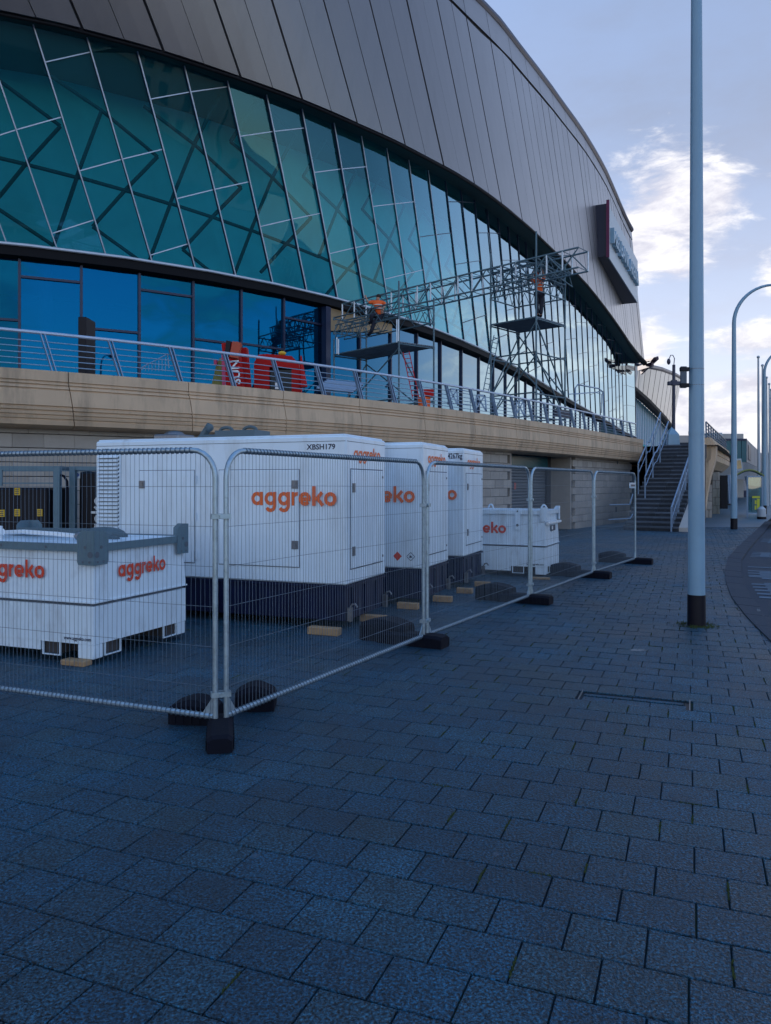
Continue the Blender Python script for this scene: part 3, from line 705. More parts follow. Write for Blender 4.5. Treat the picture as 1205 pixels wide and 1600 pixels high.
# lower storey: blue glass with dark frames
lm = [u_solve(lambda s: V3(Bc(s), ZB), u, -14, 120) for u in (30,128,220,305,381,448,510,567.6,616,657,694)]
while lm[-1] < 80: lm.append(lm[-1] + 2.9)
x = lm[0]
while x > -12: x -= 1.95; lm.insert(0, x); 
o30 = lm.index(min(lm, key=lambda q: abs(q - u_solve(lambda s: V3(Bc(s), ZB), 30, -14, 120))))
def LG(s, z, o=0): n, h = Bn(s); return V3(Bc(s), z) - n*(.25 - o)
ZD = 3.5
for i, s in enumerate(lm):
    b = MB(); b.bar(LG(s, ZD, .04), LG(s, ZB-.4, .04), .09, .12, up=Bn(s)[0]); b.build('frame_post', M['frame_b'], ar)
for i in range(len(lm)-1):
    a, b_ = lm[i], lm[i+1]; kk = i - o30
    zt = ([8.9] if kk % 2 == 0 else [7.38]) if kk < 6 else []
    if kk in (1, 3, 5): zt = [7.3 if kk < 5 else 8.7]
    if kk in (4,): zt = [7.35]
    zz = [ZD] + zt + [ZB-.4]
    for z0, z1 in zip(zz, zz[1:]):
        j = random.uniform(-.012, .012)
        p_ = MB(); p_.add([LG(a, z0), LG(b_, z0), LG(b_, z1, j), LG(a, z1, j)], [(0,1,2,3)]); p_.build('window_pane', M['glass_l'], ar, recalc=False)
    for z in zt:
        t_ = MB(); t_.bar(LG(a, z, .04), LG(b_, z, .04), .08, .08); t_.build('frame_rail', M['frame_b'], ar)
lw = MB(); lw.grid([[LG(s, ZD, -6), LG(s, ZB-.4, -6)] for s in sl]); lw.build('lobby_wall', M['innerfloor'], ar)
py_ = MB(); pa, pb2 = lm[o30+6]+.12, lm[o30+8]-.1
py_.add([LG(pa, ZB-.42, .2), LG(pb2, ZB-.42, .2), LG(pb2, ZB-.85, .2), LG(pa, ZB-1.45, .2)], [(0,1,2,3)]); py_.build('plywood_board', M['ply'], ar)
# streak: white tube added behind the panes to imitate a pale reflection
for uu in (72,):
    s = u_solve(lambda s: V3(Bc(s), ZB), uu, -14, 120); c_ = MB(); c_.tube(LG(s, ZD, -1.2), LG(s, ZB-.4, -1.2), .22, n=14); c_.build('streak_tube', M['white'], ar, smooth=True)
s = lm[o30+6]; c_ = MB(); c_.bar(LG(s, ZD, .25), LG(s, ZB-.45, .25), .28, .28, up=Bn(s)[0]); c_.build('door_column', M['frame_b'], ar)

# sign box with raised letters
sg = thing('arena_sign', 'large box sign with raised capital letters high on the bronze cladding', 'sign', (22.4, 78, 26))
n1_ = P(948, 400, 79.5); n2_ = P(948, 318, 79.5); f1_ = P(995, 473, 100); f2_ = P(995, 406, 100)
f1_.z = n1_.z; f2_.z = n2_.z
hd = (f1_ - n1_); Lsg = hd.length; hd.normalize(); nout = Vector((hd.y, -hd.x, 0)); H_ = n2_.z - n1_.z
bx = MB(); inn = -nout*7
bx.add([n1_, f1_, f2_, n2_, n1_+inn, f1_+inn, f2_+inn, n2_+inn], [(4,5,1,0),(1,5,6,2),(2,6,7,3),(0,3,7,4)]); bx.build('sign_box', M['signside'], sg)
fc = MB(); e = nout*.12; fc.slab([n1_+hd*.0, f1_, f2_, n2_], e); fc.build('sign_face', M['signface'], sg)
ed = MB(); ed.slab([n1_-hd*.22+Vector((0,0,-.2)), n1_-hd*.02+Vector((0,0,-.2)), n2_-hd*.02+Vector((0,0,.3)), n2_-hd*.22+Vector((0,0,.3))], nout*.3); ed.build('sign_edge', M['signred'], sg)
def letters3d(mb, s_, o, right, up, height, width, depth):
    cu = bpy.data.curves.new('t', 'FONT'); cu.body = s_; cu.size = 1; cu.extrude = .5; cu.resolution_u = 3; cu.offset = .012
    ob = bpy.data.objects.new('t', cu); me = bpy.data.meshes.new_from_object(ob)
    xs = [v.co.x for v in me.vertices]; x0, x1 = min(xs), max(xs); nr = right.cross(up)
    mb.add([o + right*(v.co.x-x0)/(x1-x0)*width + up*v.co.y*height/.7 + nr*(v.co.z+.5)*depth for v in me.vertices], [tuple(p.vertices) for p in me.polygons])
    bpy.data.objects.remove(ob); bpy.data.curves.remove(cu); bpy.data.meshes.remove(me)
lt = MB(); letters3d(lt, 'M&S BANK ARENA', n1_ + hd*1.5 + Vector((0,0,1.75)) + nout*.13, hd, Vector((0,0,1)), 1.6, Lsg-3.4, .4); lt.build('letters', M['lamp'], sg)
# steel outrigger at the arena tail
og = thing('steel_outrigger', 'plum steel outrigger arm projecting from the far end of the arena', 'steel beam', P(1003, 575, 127))
o_ = MB(); o_.bar(P(1000,566,127), P(1027,560,122), .35, .5); o_.bar(P(998,576,127), P(1020,569,123), .4, .7); o_.bar(P(1028,559,122), P(1002,583,127), .3, .5); o_.build('arm', M['purple'], og)

# second hall beyond
h2 = thing('second_hall', 'second curved hall with bronze cladding and teal glass beyond the stairs', 'building', P(1020, 757, 190))
lip2 = [(985, 606, 150), (997, 616, 156), (1010, 627, 165), (1024, 641, 180), (1036, 653, 200), (1045, 664, 222), (1051, 673, 245)]
top2 = [(975, 560, 150), (1000, 570, 156), (1018, 573.5, 165), (1034, 577, 180), (1046, 581.5, 200), (1057, 586, 222), (1065, 591, 245)]
bot2 = [(985, 688, 150), (997, 690, 156), (1010, 693, 165), (1024, 697, 180), (1036, 701, 200), (1045, 705, 222), (1050, 708, 245)]
for i in range(len(lip2)-1):
    for hh_ in (0, .5):
        def q3(c, f): a = P(*c[i]); b = P(*c[i+1]); return a.lerp(b, f)
        p_ = MB(); e = .02; p_.slab([q3(lip2, hh_+e), q3(lip2, hh_+.5-e), q3(top2, hh_+.5-e), q3(top2, hh_+e)], (-.3, .4, 0)); p_.build('cladding_panel', M['clad'], h2)
        for q in range(2):
            f0, f1 = hh_ + q*.25, hh_ + q*.25 + .25
            p_ = MB(); off = Vector((-1.2, .6, 0)); p_.add([q3(bot2, f0)+off, q3(bot2, f1)+off, q3(lip2, f1)+off, q3(lip2, f0)+off], [(0,1,2,3)]); p_.build('glass_pane', M['glass_u'], h2, recalc=False)
            b = MB(); b.bar(q3(bot2, f0)+off*.9, q3(lip2, f0+.03)+off*.9, .25, .3); b.build('mullion', M['mull'], h2)
b = MB(); b.path([P(*c) for c in lip2], .9, n=8); b.build('lip_trim', M['darkband'], h2)
b = MB(); b.path([P(*c) for c in top2], .5, n=8); b.build('eave_gutter', M['frame_b'], h2)
b = MB(); b.grid([[P(*a)+Vector((-1,.8,0)), P(*c)+Vector((-1,.8,0)), P(*c)+Vector((-50,30,0)), P(*c)+Vector((-50,30,-40))] for a, c in zip(lip2, top2)]); b.build('roof', M['roof'], h2)
b = MB(); b.grid([[P(*a)+Vector((-6,4,0)), P(*c)+Vector((-6,4,0))] for a, c in zip(bot2, lip2)]); b.build('inner_wall', M['innerwall'], h2)

# ------------------------------------------------------------ terrace: precast fascia, wall, deck, railing
T0, T1 = -7.0, 29.6
prof = [(-.34, 3.80), (-.34, 3.83), (0, 3.83), (.0, 3.64), (-.03, 3.632), (-.03, 3.615), (.0, 3.607), (.0, 3.575), (-.03, 3.567), (-.03, 3.55), (.0, 3.542), (.005, 3.50), (-.025, 3.492), (-.025, 3.475), (.01, 3.467),
        (.015, 3.18), (-.02, 3.172), (-.02, 3.155), (.01, 3.147), (.0, 3.10), (-.035, 3.092), (-.035, 3.075), (-.01, 3.067), (-.02, 3.02), (-.05, 3.012), (-.05, 2.995), (-.03, 2.987), (-.045, 2.945), (-.075, 2.937), (-.075, 2.92), (-.06, 2.912), (-.085, 2.83), (-.20, 2.79), (-.70, 2.75)]
tf = thing('terrace_fascia', 'curved tan precast concrete terrace edge with grooved panels above the stone wall', 'parapet', Tc(12) + Vector((0,0,2.8)))
js = [u_solve(lambda s: V3(Tc(s), 3.5), u, -8, 31) for u in (107, 295, 443, 562, 662, 741, 806, 858, 903, 940, 972)] 
js.insert(0, js[0]-2.35); js.insert(0, js[0]-2.35); js.append(T1)
def fas(s, o, z):
    sl_ = s + max(0, 3.63 - z)*.16 if z < 3.63 else s
    n, h = Tn(sl_); return V3(Tc(sl_), z) + n*o
for a, b_ in zip(js, js[1:]):
    p_ = MB(); ss = [lerp(a+.008, b_-.008, q/3) for q in range(4)]
    p_.grid([[fas(s, o, z) for (o, z) in prof] for s in ss])
    for s in (ss[0], ss[-1]): p_.add([fas(s, o, z) for (o, z) in prof] + [fas(s, -.7, 3.8)], [tuple(range(len(prof)+1))])
    p_.build('fascia_panel', M['fascia'], tf)
fb = MB(); fb.grid([[fas(s, -.04, 3.6), fas(s, -.12, 2.9)] for s in [lerp(js[0], T1-.3, q/40) for q in range(41)]]); fb.build('joint_backing', M['mortar'], tf)

tw = thing('terrace_wall', 'curved stone block wall with a shutter recess under the concrete terrace', 'wall', Tc(12))
def Wc(s, o=0): n, h = Tn(s); return Tc(s) - n*(.58 - o)
R0, R1 = u_solve(lambda s: Wc(s), 797, 5, 30), u_solve(lambda s: Wc(s), 889, 5, 30)
BL, BH = .56, .27
bmb = MB(); bmb.cbox((-BL/2+.006, -.11, .006), (BL/2-.006, .10, BH-.006), .008)
bproto = None; stuff = MB(); cnt = 0
s = -6.5; colm = []
while s < T1 - .3: colm.append(s); s += BL
for ci, s in enumerate(colm):
    for rw in range(11):
        sc_ = s + (BL/2 if rw % 2 else 0)
        if R0 - BL/2 < sc_ < R1 + BL/2: continue
        n, h = Tn(sc_); c = Wc(sc_) ; z = rw*BH - .02
        vis = (-1.5 < sc_ < 2.6 and rw > 3) or (R0 - 2.5 < sc_ < R0) or (R1 < sc_ < 26.5 )
        Mx = Matrix.Translation(V3(c, z)) @ Matrix(((h.x, -n.x, 0, 0), (h.y, -n.y, 0, 0), (0, 0, 1, 0), (0, 0, 0, 1)))
        if vis and cnt < 300:
            cnt += 1
            if bproto is None: bproto = bmb.build('stone_block', M['block'], tw, world=False); ob = bproto
            else: ob = bpy.data.objects.new('stone_block', bproto.data); COL.objects.link(ob); ob.parent = tw
            ob.matrix_local = Matrix.Translation(-tw.location) @ Mx
        else: stuff.add([Mx @ v for v in bmb.v], bmb.f)
stuff.build('stone_block', M['block'], tw, kind='stuff')
wb = MB()
for (a, b_) in ((-7, R0), (R1, T1)):
    wb.grid([[Wc(q, -.02), V3(Wc(q, -.02), 2.85)] for q in [lerp(a, b_, i/14) for i in range(15)]])
wb.build('wall_core', M['mortar'], tw)
# recess jambs and header
jb = MB()
for q, sg_ in ((R0, 1), (R1, -1)):
    n, h = Tn(q); a = Wc(q, .06); jb.slab([a, a - n*1.0, V3(a - n*1.0, 2.84), V3(a, 2.84)], h*sg_*-.12)
jb.build('recess_jamb', M['block'], tw)
rs_ = thing('roller_shutter', 'grey steel roller shutter closing the recess in the stone wall', 'shutter', Wc((R0+R1)/2, -.85))
a, b_ = Wc(R0, -.85), Wc(R1, -.85); dr = (b_-a).normalized(); nn = Vector((dr.y, -dr.x, 0))
sh1 = a.lerp(b_, .0); sh2 = a.lerp(b_, .93)
nsl = 21; hs = 2.33/nsl
for k in range(nsl):
    p_ = MB(); z = k*hs
    p_.prism([(0, 0.004), (.022, .02), (.03, hs*.5), (.022, hs-.02), (0, hs-.004)], V3(sh1, z), nn, (0,0,1), sh2-sh1); p_.build('slat', M['slat'], rs_)
hb = MB(); hb.prism([(0,0),(.14,0),(.14,.44),(0,.44)], V3(sh1, 2.34), nn, (0,0,1), sh2-sh1); hb.build('shutter_housing', M['tealwall'], rs_)
sn = MB(); q0 = sh1.lerp(sh2, .42); sn.slab([V3(q0, 1.55)+nn*.04, V3(q0+dr*.16, 1.55)+nn*.04, V3(q0+dr*.16, 1.78)+nn*.04, V3(q0, 1.78)+nn*.04], nn*.004); sn.build('notice', mat('red_notice', (.5,.12,.1)), rs_)
wl = MB(); wl.slab([V3(sh2, 0), V3(b_, 0), V3(b_, 2.85), V3(sh2, 2.85)], nn*.12); wl.build('recess_pier', M['mortar'], tw)

# deck
inner = [V3(LG(s, ZD, -6.2).xy, ZD) for s in sl[1:]]
outer_pts = [fas(s, -.3, ZD) for s in [lerp(-7, T1, i/16) for i in range(17)]] + [Vector((12.9, 35.4, ZD)), Vector((14.9, 34.4, ZD)), Vector((18, 40.5, ZD)), Vector((24, 53, ZD)), Vector((36, 78, ZD)), Vector((60, 120, ZD))]
def resample(pts, n):
    ds = [0]
    for a, b in zip(pts, pts[1:]): ds.append(ds[-1] + (b-a).length)
    out_ = []
    for i in range(n):
        t = ds[-1]*i/(n-1); k = max(j for j in range(len(ds)) if ds[j] <= t + 1e-9); k = min(k, len(pts)-2)
        out_.append(pts[k].lerp(pts[k+1], (t-ds[k])/(ds[k+1]-ds[k])))
    return out_
dk = MB(); A_ = resample(inner, 40); O_ = outer_pts
# map by depth so the strip does not fold
rows = []
for o in O_:
    cnd = min(A_, key=lambda q: abs((q-o).length - 0) + abs(q.y - (o.y + 9))); rows.append([o, cnd])
dk.grid(rows); struct('terrace_deck', dk, M['deck'])

# railing
rl = thing('terrace_railing', 'blue grey steel terrace railing with thin horizontal bars along the concrete edge', 'railing', Tc(10) + Vector((0,0,3.83)))
def RP(s, z):
    sl_ = s - (z - 3.83)*.28; n, h = Tn(sl_); return V3(Tc(sl_), z) - n*(.18 + (z-3.83)*.10)
rps = [lerp(T0, T1-.2, q/60) for q in range(61)]
b = MB(); b.path([RP(s, 4.56) for s in rps], .032, n=8); b.build('top_rail', M['railtop'], rl, smooth=True)
for z in (3.95, 4.06, 4.17, 4.28, 4.40):
    b = MB(); b.path([RP(s, z) - Tn(s)[0]*.03 for s in rps], .011, n=5); b.build('rail', M['rail'], rl)
s = u_solve(lambda s: V3(Tc(s), 4.2), 88, -8, 30) - 1.25*5
while s < T1:
    b = MB()
    for o in (-.035, .035):
        b.bar(RP(s+o, 3.82), RP(s+o, 4.54), .018, .075, up=Tn(s)[0])
    b.bar(RP(s-.05, 3.84), RP(s+.05, 3.84), .10, .02); b.build('post', M['rail'], rl); s += 1.25

# ------------------------------------------------------------ mesh fence panels
PO = [Vector((-1.13, 5.29, 0)), Vector((.424, 8.19, 0)), Vector((2.10, 11.15, 0)), Vector((3.84, 14.17, 0)), Vector((5.43, 16.70, 0))]
def fence_panel(name, label, a, b, seed):
    rr_ = random.Random(seed); Lp = (b-a).length; ang = math.atan2(b.y-a.y, b.x-a.x)
    t = thing('site_fence', label, 'fence panel', a, ang, 'temporary mesh fence panels')
    r_ = .019; x0, x1 = 0.0, Lp; Z0, Z1, RC = .03, 1.96, .19
    f = MB(); pts = [(x0,0,Z0), (x0,0,Z1-RC)] + [(x0+RC-RC*math.cos(R(q)), 0, Z1-RC+RC*math.sin(R(q))) for q in range(15, 90, 15)] + [(x0+RC,0,Z1), (x1-RC,0,Z1)] + [(x1-RC+RC*math.sin(R(q)), 0, Z1-RC+RC*math.cos(R(q))) for q in range(15, 90, 15)] + [(x1,0,Z1-RC), (x1,0,Z0)]
    f.path(pts, r_, n=10); f.build('frame', M['galv'], t, world=False, smooth=True)
    br = MB(); br.tube((x0+.015,0,.115), (x1-.015,0,.115), .0185, n=8); br.build('bottom_rail', M['galv'], t, world=False, smooth=True)
    g = MB()
    for (xx, sg_) in ((x0+.012, 1), (x1-.012, -1)): g.prism([(0,.10),(.115*sg_,.10),(.0,.26)], (xx,-.003,0), (1,0,0), (0,0,1), (0,.006,0))
    g.build('gusset', M['galv'], t, world=False)
    m_ = MB(); x = x0 + .045
    zs = [.32+.277*k for k in range(6)]
    jit = [rr_.uniform(-.004,.004) for _ in zs]
    while x < x1 - .03:
        zt = Z1
        if x - x0 < RC: zt = Z1 - RC + math.sqrt(max(0, RC*RC-(RC-(x-x0))**2))
        if x1 - x < RC: zt = Z1 - RC + math.sqrt(max(0, RC*RC-(RC-(x1-x))**2))
        w0 = rr_.uniform(-.004,.004); w1 = rr_.uniform(-.006,.006)
        m_.path([(x,-.004,.115), (x+w0,-.004+rr_.uniform(-.004,.004),.6), (x+w1,-.004,1.15), (x+w0,-.004,1.6), (x,-.004,zt)], .0017, n=3, cap=False)
        # wire wrapped over the top and bottom tubes
        for zc in (zt, .115):
            if zc > .2 and (x-x0 < RC or x1-x < RC): continue
            m_.path([(x-.008+.016*q/6, .0235*math.cos(2*math.pi*q/6), zc+.0235*math.sin(2*math.pi*q/6)) for q in range(7)], .0032, n=4, cap=False)
        x += .0405
    for z, j in zip(zs, jit):
        m_.path([(x0, -.006, z), (lerp(x0,x1,.3), -.006, z+j), (lerp(x0,x1,.7), -.006, z-j), (x1, -.006, z)], .002, n=4, cap=False)
    m_.build('wire_mesh', M['wire'], t, world=False, kind='stuff')
    return t
off = .045
def along(a, b, d): return a + (b-a).normalized()*d
LA = PO[0] + Vector((-.925, .335, 0)).normalized()*3.5
LA = Vector((-4.45, 6.62, 0))
p1 = fence_panel('fence_panel', 'nearest fence panel, standing in front of the fuel tank with the grey rail', LA, along(PO[0], LA, off+.005), 1)
names = ['fence panel in front of the biggest white generator', 'second fence panel along the pavement, before the second and third generators', 'third fence panel along the pavement, before the all white fuel tank and shutter', 'last and farthest fence panel, next to the dark stairs']
for i in range(4):
    fence_panel('fence_panel', names[i], along(PO[i], PO[i+1], off if i else .05), along(PO[i+1], PO[i], off if i < 3 else 0), 5+i)
# couplers joining neighbouring posts
for i, p in enumerate(PO[:4]):
    prev = LA if i == 0 else PO[i-1]; nx = PO[i+1]
    a = along(p, prev, off); b = along(p, nx, off); d = (b-a).normalized(); nn = Vector((d.y, -d.x, 0))
    lab = ['on the nearest double post', 'on the second double post from the camera', 'on the third double post from the camera', 'on the farthest double post'][i]
    for z, wh in ((1.50, 'upper'), (.27, 'lower')):
        c = thing('pipe_clamp', '%s steel clamp %s of the mesh fence' % (wh, lab), 'clamp', V3((a+b)/2, z), 0, 'fence clamps')
        k = MB()
        for s_ in (-1, 1):
            q0 = a - d*.03 + nn*s_*.025; q1 = b + d*.03 + nn*s_*.025; k.bar(V3(q0, z), V3(q1, z), .008, .035, up=(0,0,1))
        for e_, s_ in ((a, -1), (b, 1)): k.bar(V3(e_ + d*s_*.03 - nn*.028, z), V3(e_ + d*s_*.03 + nn*.028, z), .008, .035)
        k.build('band', M['galv'], c)
        k = MB(); mid = (a+b)/2; k.path([V3(mid - nn*.045, z), V3(mid + nn*.029, z), V3(mid + nn*.03, z), V3(mid + nn*.045, z)], [.009, .009, .016, .016], n=6); k.build('bolt', M['galv'], c)
# rubber feet and ballast
def foot(c, d, L_, w, h, label, name='rubber_block', cat='fence foot', hump=0.0, grp='black rubber fence feet', m='black'):
    d = Vector(d).normalized(); x = Vector((-d.y, d.x, 0)); t = thing(name, label, cat, c, 0, grp)
    b = MB(); n_ = 12; rows = []
    for i in range(n_+1):
        f = i/n_; hh = h + hump*math.sin(math.pi*f)**1.5; ww = w/2 * (1 if 0 < i < n_ else .9); e = .0 if 0 < i < n_ else .012
        p = c + d*(f-.5)*L_
        rows.append([p - x*ww, p - x*ww + Vector((0,0,hh*.8-e)), p - x*(ww-.03) + Vector((0,0,hh-e)), p + x*(ww-.03) + Vector((0,0,hh-e)), p + x*ww + Vector((0,0,hh*.8-e)), p + x*ww])
    b.grid(rows); b.add(rows[0], [tuple(range(6))]); b.add(rows[-1], [tuple(range(6))]); b.build('block', M[m], t)
    rbs = MB()
    for i in range(int(L_/.06)):
        p = c + d*(-.5*L_ + .05 + i*.06)
        for s_ in (-1, 1):
            f = (i*.06+.05)/L_; hh = (h + hump*math.sin(math.pi*min(1,f))**1.5)
            rbs.bar(p + x*s_*(w/2+.003) + Vector((0,0,.01)), p + x*s_*(w/2+.003) + Vector((0,0,hh*.72)), .006, .02, up=d)
    rbs.build('rib', M[m], t, kind='stuff')
    return t
dF = Vector((.47, .88, 0)).normalized(); nF = Vector((.88, -.47, 0)).normalized()
foot(Vector((-1.115, 5.18, 0)), (-.21, 1, 0), .56, .17, .105, 'black rubber foot pointing at the camera under the nearest double post')
foot(Vector((-1.38, 5.60, 0)), (.98, -.1, 0), .34, .24, .13, 'black ballast block behind the nearest double post, left half', 'ballast_block', 'ballast block', .045, 'black ballast blocks')
foot(Vector((-1.0, 5.92, 0)), (.95, .05, 0), .30, .24, .14, 'black ballast block behind the nearest double post, right half', 'ballast_block', 'ballast block', .05, 'black ballast blocks')
spec = [(PO[1], .18, .45), (PO[2], .1, .5), (PO[3], .1, .5), (PO[4], .05, .45)]
tx = ['second double post', 'third double post', 'fourth double post', 'last single post by the stairs']
for (p, a_, bk_), nm in zip(spec, tx):
    foot(p - nF*a_ + nF*.02, nF, .78, .22, .13, 'black rubber fence foot under the ' + nm)
    foot(p - nF*bk_ + dF*-.02 + Vector((0, .12, 0)), nF, .55, .30, .20, 'black ballast block lying inside the fence by the ' + nm, 'ballast_block', 'ballast block', .045, 'black ballast blocks')

# ------------------------------------------------------------ generators
GA = R(-21.2); gx = Vector((math.cos(GA), math.sin(GA), 0)); gy = Vector((-math.sin(GA), math.cos(GA), 0))
def generator(corner, Lg, Wg, label, reg=None, louvre=True, haz=False, big=True, kg=None, top=True):
    """local frame: x runs right along the long side (0 at the near right corner, negative to the left), y runs away"""
    t = thing('generator', label, 'generator', corner, GA, 'white generators in a row')
    H0, H1 = .53, 2.30; c = .018
    b = MB(); b.cbox((-Lg, 0, H0), (0, Wg, H1), c); b.build('canopy', M['gen'], t, world=False)
    b = MB(); b.cbox((-Lg+.02, .03, H1-.004), (-.03, Wg-.03, H1+.022), .01); b.build('roof_panel', M['gen'], t, world=False)
    sk = MB(); sk.cbox((-Lg+.02, .02, .10), (-.02, Wg-.02, H0-.002), .008)
    sk.box((-Lg-.005, .0, H0-.035), (.005, Wg+.0, H0-.012)); sk.build('skid', M['navy'], t, world=False)
    # skid rib panels
    for k in range(7): x = -Lg + .3 + k*(Lg-.5)/6; rb = MB(); rb.box((x, -.012, .14), (x+.05, .018, H0-.05)); rb.build('skid_rib', M['navy'], t, world=False)
    for k in range(3): y = .2 + k*.38; rb = MB(); rb.box((-.022, y, .14), (.004, y+.05, H0-.05)); rb.build('skid_rib', M['navy'], t, world=False)
    # lifting lugs with hooks
    for (x, y) in ((.03, .04), (.03, Wg-.1)):
        l_ = MB(); l_.box((x-.03, y, .10), (x+.02, y+.05, .26)); l_.path([(x+.0, y+.02, .26), (x+.02, y+.02, .30), (x+.06, y+.02, .31), (x+.09, y+.02, .27)], .012, n=6); l_.build('lifting_lug', M['latch'], t, world=False)
    b = MB(); b.box((-Lg+.01, -.002, 2.232), (-.01, .004, 2.238)); b.box((-.004, .02, 2.232), (.002, Wg-.02, 2.238)); b.build('roof_seam', M['groove'], t, world=False)
    # doors on the long side: raised leaves inside a shadow gap
    doors = [(-2.98, -2.12), (-1.75, -.62)] if big else [(-1.75, -.62)]
    z0, z1 = .72, 1.90
    for (a, b_) in doors:
        g = MB(); e = .007
        for q in ((a-e, z0-e, b_+e, z0), (a-e, z1, b_+e, z1+e), (a-e, z0, a, z1), (b_, z0, b_+e, z1)): g.box((q[0], -.0025, q[1]), (q[2], .004, q[3]))
        g.build('door_gap', M['groove'], t, world=False)
        d = MB(); d.cbox((a+.002, -.014, z0+.002), (b_-.002, .006, z1-.002), .005); dd = d.build('door', M['gen'], t, world=False)
        for zz in (z0+.27, z1-.18):
            la = MB(); xh = b_-.05 if b_ > -1 else a + .05
            la.box((xh-.045, -.024, zz-.05), (xh+.045, -.013, zz+.05)); la.box((xh-.02, -.032, zz-.035), (xh+.02, -.023, zz+.035)); la.build('latch', M['latch'], dd, world=False)
        for zz in (z0+.1, (z0+z1)/2, z1-.12):
            hg = MB(); xh = a-.03 if b_ > -1 else b_+.03; hg.tube((xh, -.014, zz-.05), (xh, -.014, zz+.05), .012, n=6); hg.build('hinge', M['gen'], dd, world=False)
    # door on the short right side
    g = MB()
    for q in ((.12, z0-.02, Wg-.1, z0-.008), (.12, z1+.0, Wg-.1, z1+.012), (.12, z0-.02, .132, z1), (Wg-.11, z0-.02, Wg-.1, z1)): g.box((-.004, q[0], q[1]), (.0028, q[2], q[3]))
    g.build('door_gap', M['groove'], t, world=False)
    d = MB(); d.cbox((-.006, .134, z0-.006), (.014, Wg-.112, z1-.002), .005); dd = d.build('door', M['gen'], t, world=False)
    for zz in (z0+.2, z1-.22):
        la = MB(); la.box((.013, .15, zz-.055), (.026, .22, zz+.055)); la.box((.025, .17, zz-.03), (.033, .2, zz+.03)); la.build('latch', M['latch'], dd, world=False)
    for zz in (z0+.05, z1-.1):
        la = MB(); la.box((.012, Wg-.16, zz), (.022, Wg-.13, zz+.03)); la.build('catch', M['latch'], dd, world=False)
    # louvres at the far left of the long side
    if louvre:
        fr = MB(); x0, x1 = -Lg+.06, -Lg+.40; fr.box((x0-.02, -.008, .95), (x0, .01, 2.13)); fr.box((x1, -.008, .95), (x1+.02, .01, 2.13)); fr.build('louvre_frame', M['gen'], t, world=False)
        bk = MB(); bk.box((x0, -.003, .96), (x1, .002, 2.12)); bk.build('louvre_backing', M['groove'], t, world=False)
        k = 0; z = .97
        while z < 2.10:
            s_ = MB(); s_.add([(x0, -.003, z+.045), (x1, -.003, z+.045), (x1, -.035, z+.012), (x0, -.035, z+.012), (x0, -.003, z+.036), (x1, -.003, z+.036), (x1, -.035, z+.002), (x0, -.035, z+.002)], [(0,1,2,3),(4,7,6,5),(3,2,6,7),(0,4,5,1),(0,3,7,4),(1,5,6,2)])
            s_.build('louvre_slat', M['gen'], t, world=False); z += .0525
    lg = MB(); wordmark(lg, (-1.275, -.015, 1.465), (1,0,0), (0,0,1), 1.16, .003); lg.build('logo', M['orange'], t, world=False, recalc=False)
    lg = MB(); wordmark(lg, (.001, .22, 2.03), (0,1,0), (0,0,1), .86, .003, xh_ratio=.105); lg.build('logo', M['orange'], t, world=False, recalc=False)
    if reg:
        r_ = MB(); text_into(r_, reg, (-.52, 0, 2.14), (1,0,0), (0,0,1), .062, .003, width=.38); r_.build('registration', M['navyink'], t, world=False, recalc=False)
        r_ = MB(); text_into(r_, 'CE', (-Lg+.12, 0, 2.16), (1,0,0), (0,0,1), .04, .003); r_.build('small_marking', M['navyink'], t, world=False, recalc=False)
    if kg:
        r_ = MB(); text_into(r_, kg, (-.275, 0, 2.15), (1,0,0), (0,0,1), .085, .003, width=.25); r_.build('weight_marking', M['navyink'], t, world=False, recalc=False)
    if haz:
        h_ = MB(); cx_, cz = -.38, .70; r1 = .065
        h_.add([(cx_-r1,-.004,cz),(cx_,-.004,cz-r1),(cx_+r1,-.004,cz),(cx_,-.004,cz+r1)], [(0,1,2,3)]); h_.build('hazard_diamond', M['red'], t, world=False, recalc=False)
        h_ = MB(); cx_ = -.18
        for s_ in (1, -1):
            pass
        ro, ri = .065, .055
        o_ = [(cx_-ro,-.004,cz),(cx_,-.004,cz-ro),(cx_+ro,-.004,cz),(cx_,-.004,cz+ro)]; i_ = [(cx_-ri,-.004,cz),(cx_,-.004,cz-ri),(cx_+ri,-.004,cz),(cx_,-.004,cz+ri)]
        h_.add(o_+i_, [(k, (k+1)%4, 4+(k+1)%4, 4+k) for k in range(4)]); h_.add([(cx_-.02,-.004,cz-.02),(cx_+.022,-.004,cz-.012),(cx_+.012,-.004,cz+.006),(cx_-.015,-.004,cz+.022)], [(0,1,2,3)]); h_.build('hazard_diamond', M['navyink'], t, world=False, recalc=False)
    if top:
        ex = MB(); ex.box((-2.05, .35, H1+.02), (-1.45, .75, H1+.13)); ex.build('exhaust_box', M['rubberhose'], t, world=False)
        ex = MB(); ex.path([(-2.38, .5, H1+.02), (-2.30, .5, H1+.12), (-2.22, .5, H1+.22)], .05, n=8); ex.tube((-2.34,.45,H1+.06), (-2.1,.45,H1+.06), .03, n=8); ex.sphere((-2.2,.45,H1+.18), .055); ex.build('lifting_eye', M['rubberhose'], t, world=False)
        for x in (-1.92, -1.56):
            ex = MB(); ex.path([(x + .10*math.cos(R(q)), .42, H1+.12+.05*math.sin(R(q))) for q in range(0, 181, 20)], .022, n=6); ex.build('exhaust_flap', M['rubberhose'], t, world=False)
        ex = MB(); ex.cbox((-3.0, .3, H1+.02), (-2.6, .7, H1+.10), .02); ex.sphere((-2.8,.5,H1+.1), .14, (1,1,.4)); ex.build('air_intake', M['latch'], t, world=False)
    return t
g1 = generator(Vector((-.464, 9.05, 0)), 3.71, 1.28, 'largest and nearest white generator with louvres and orange lettering', reg='XBSH179')
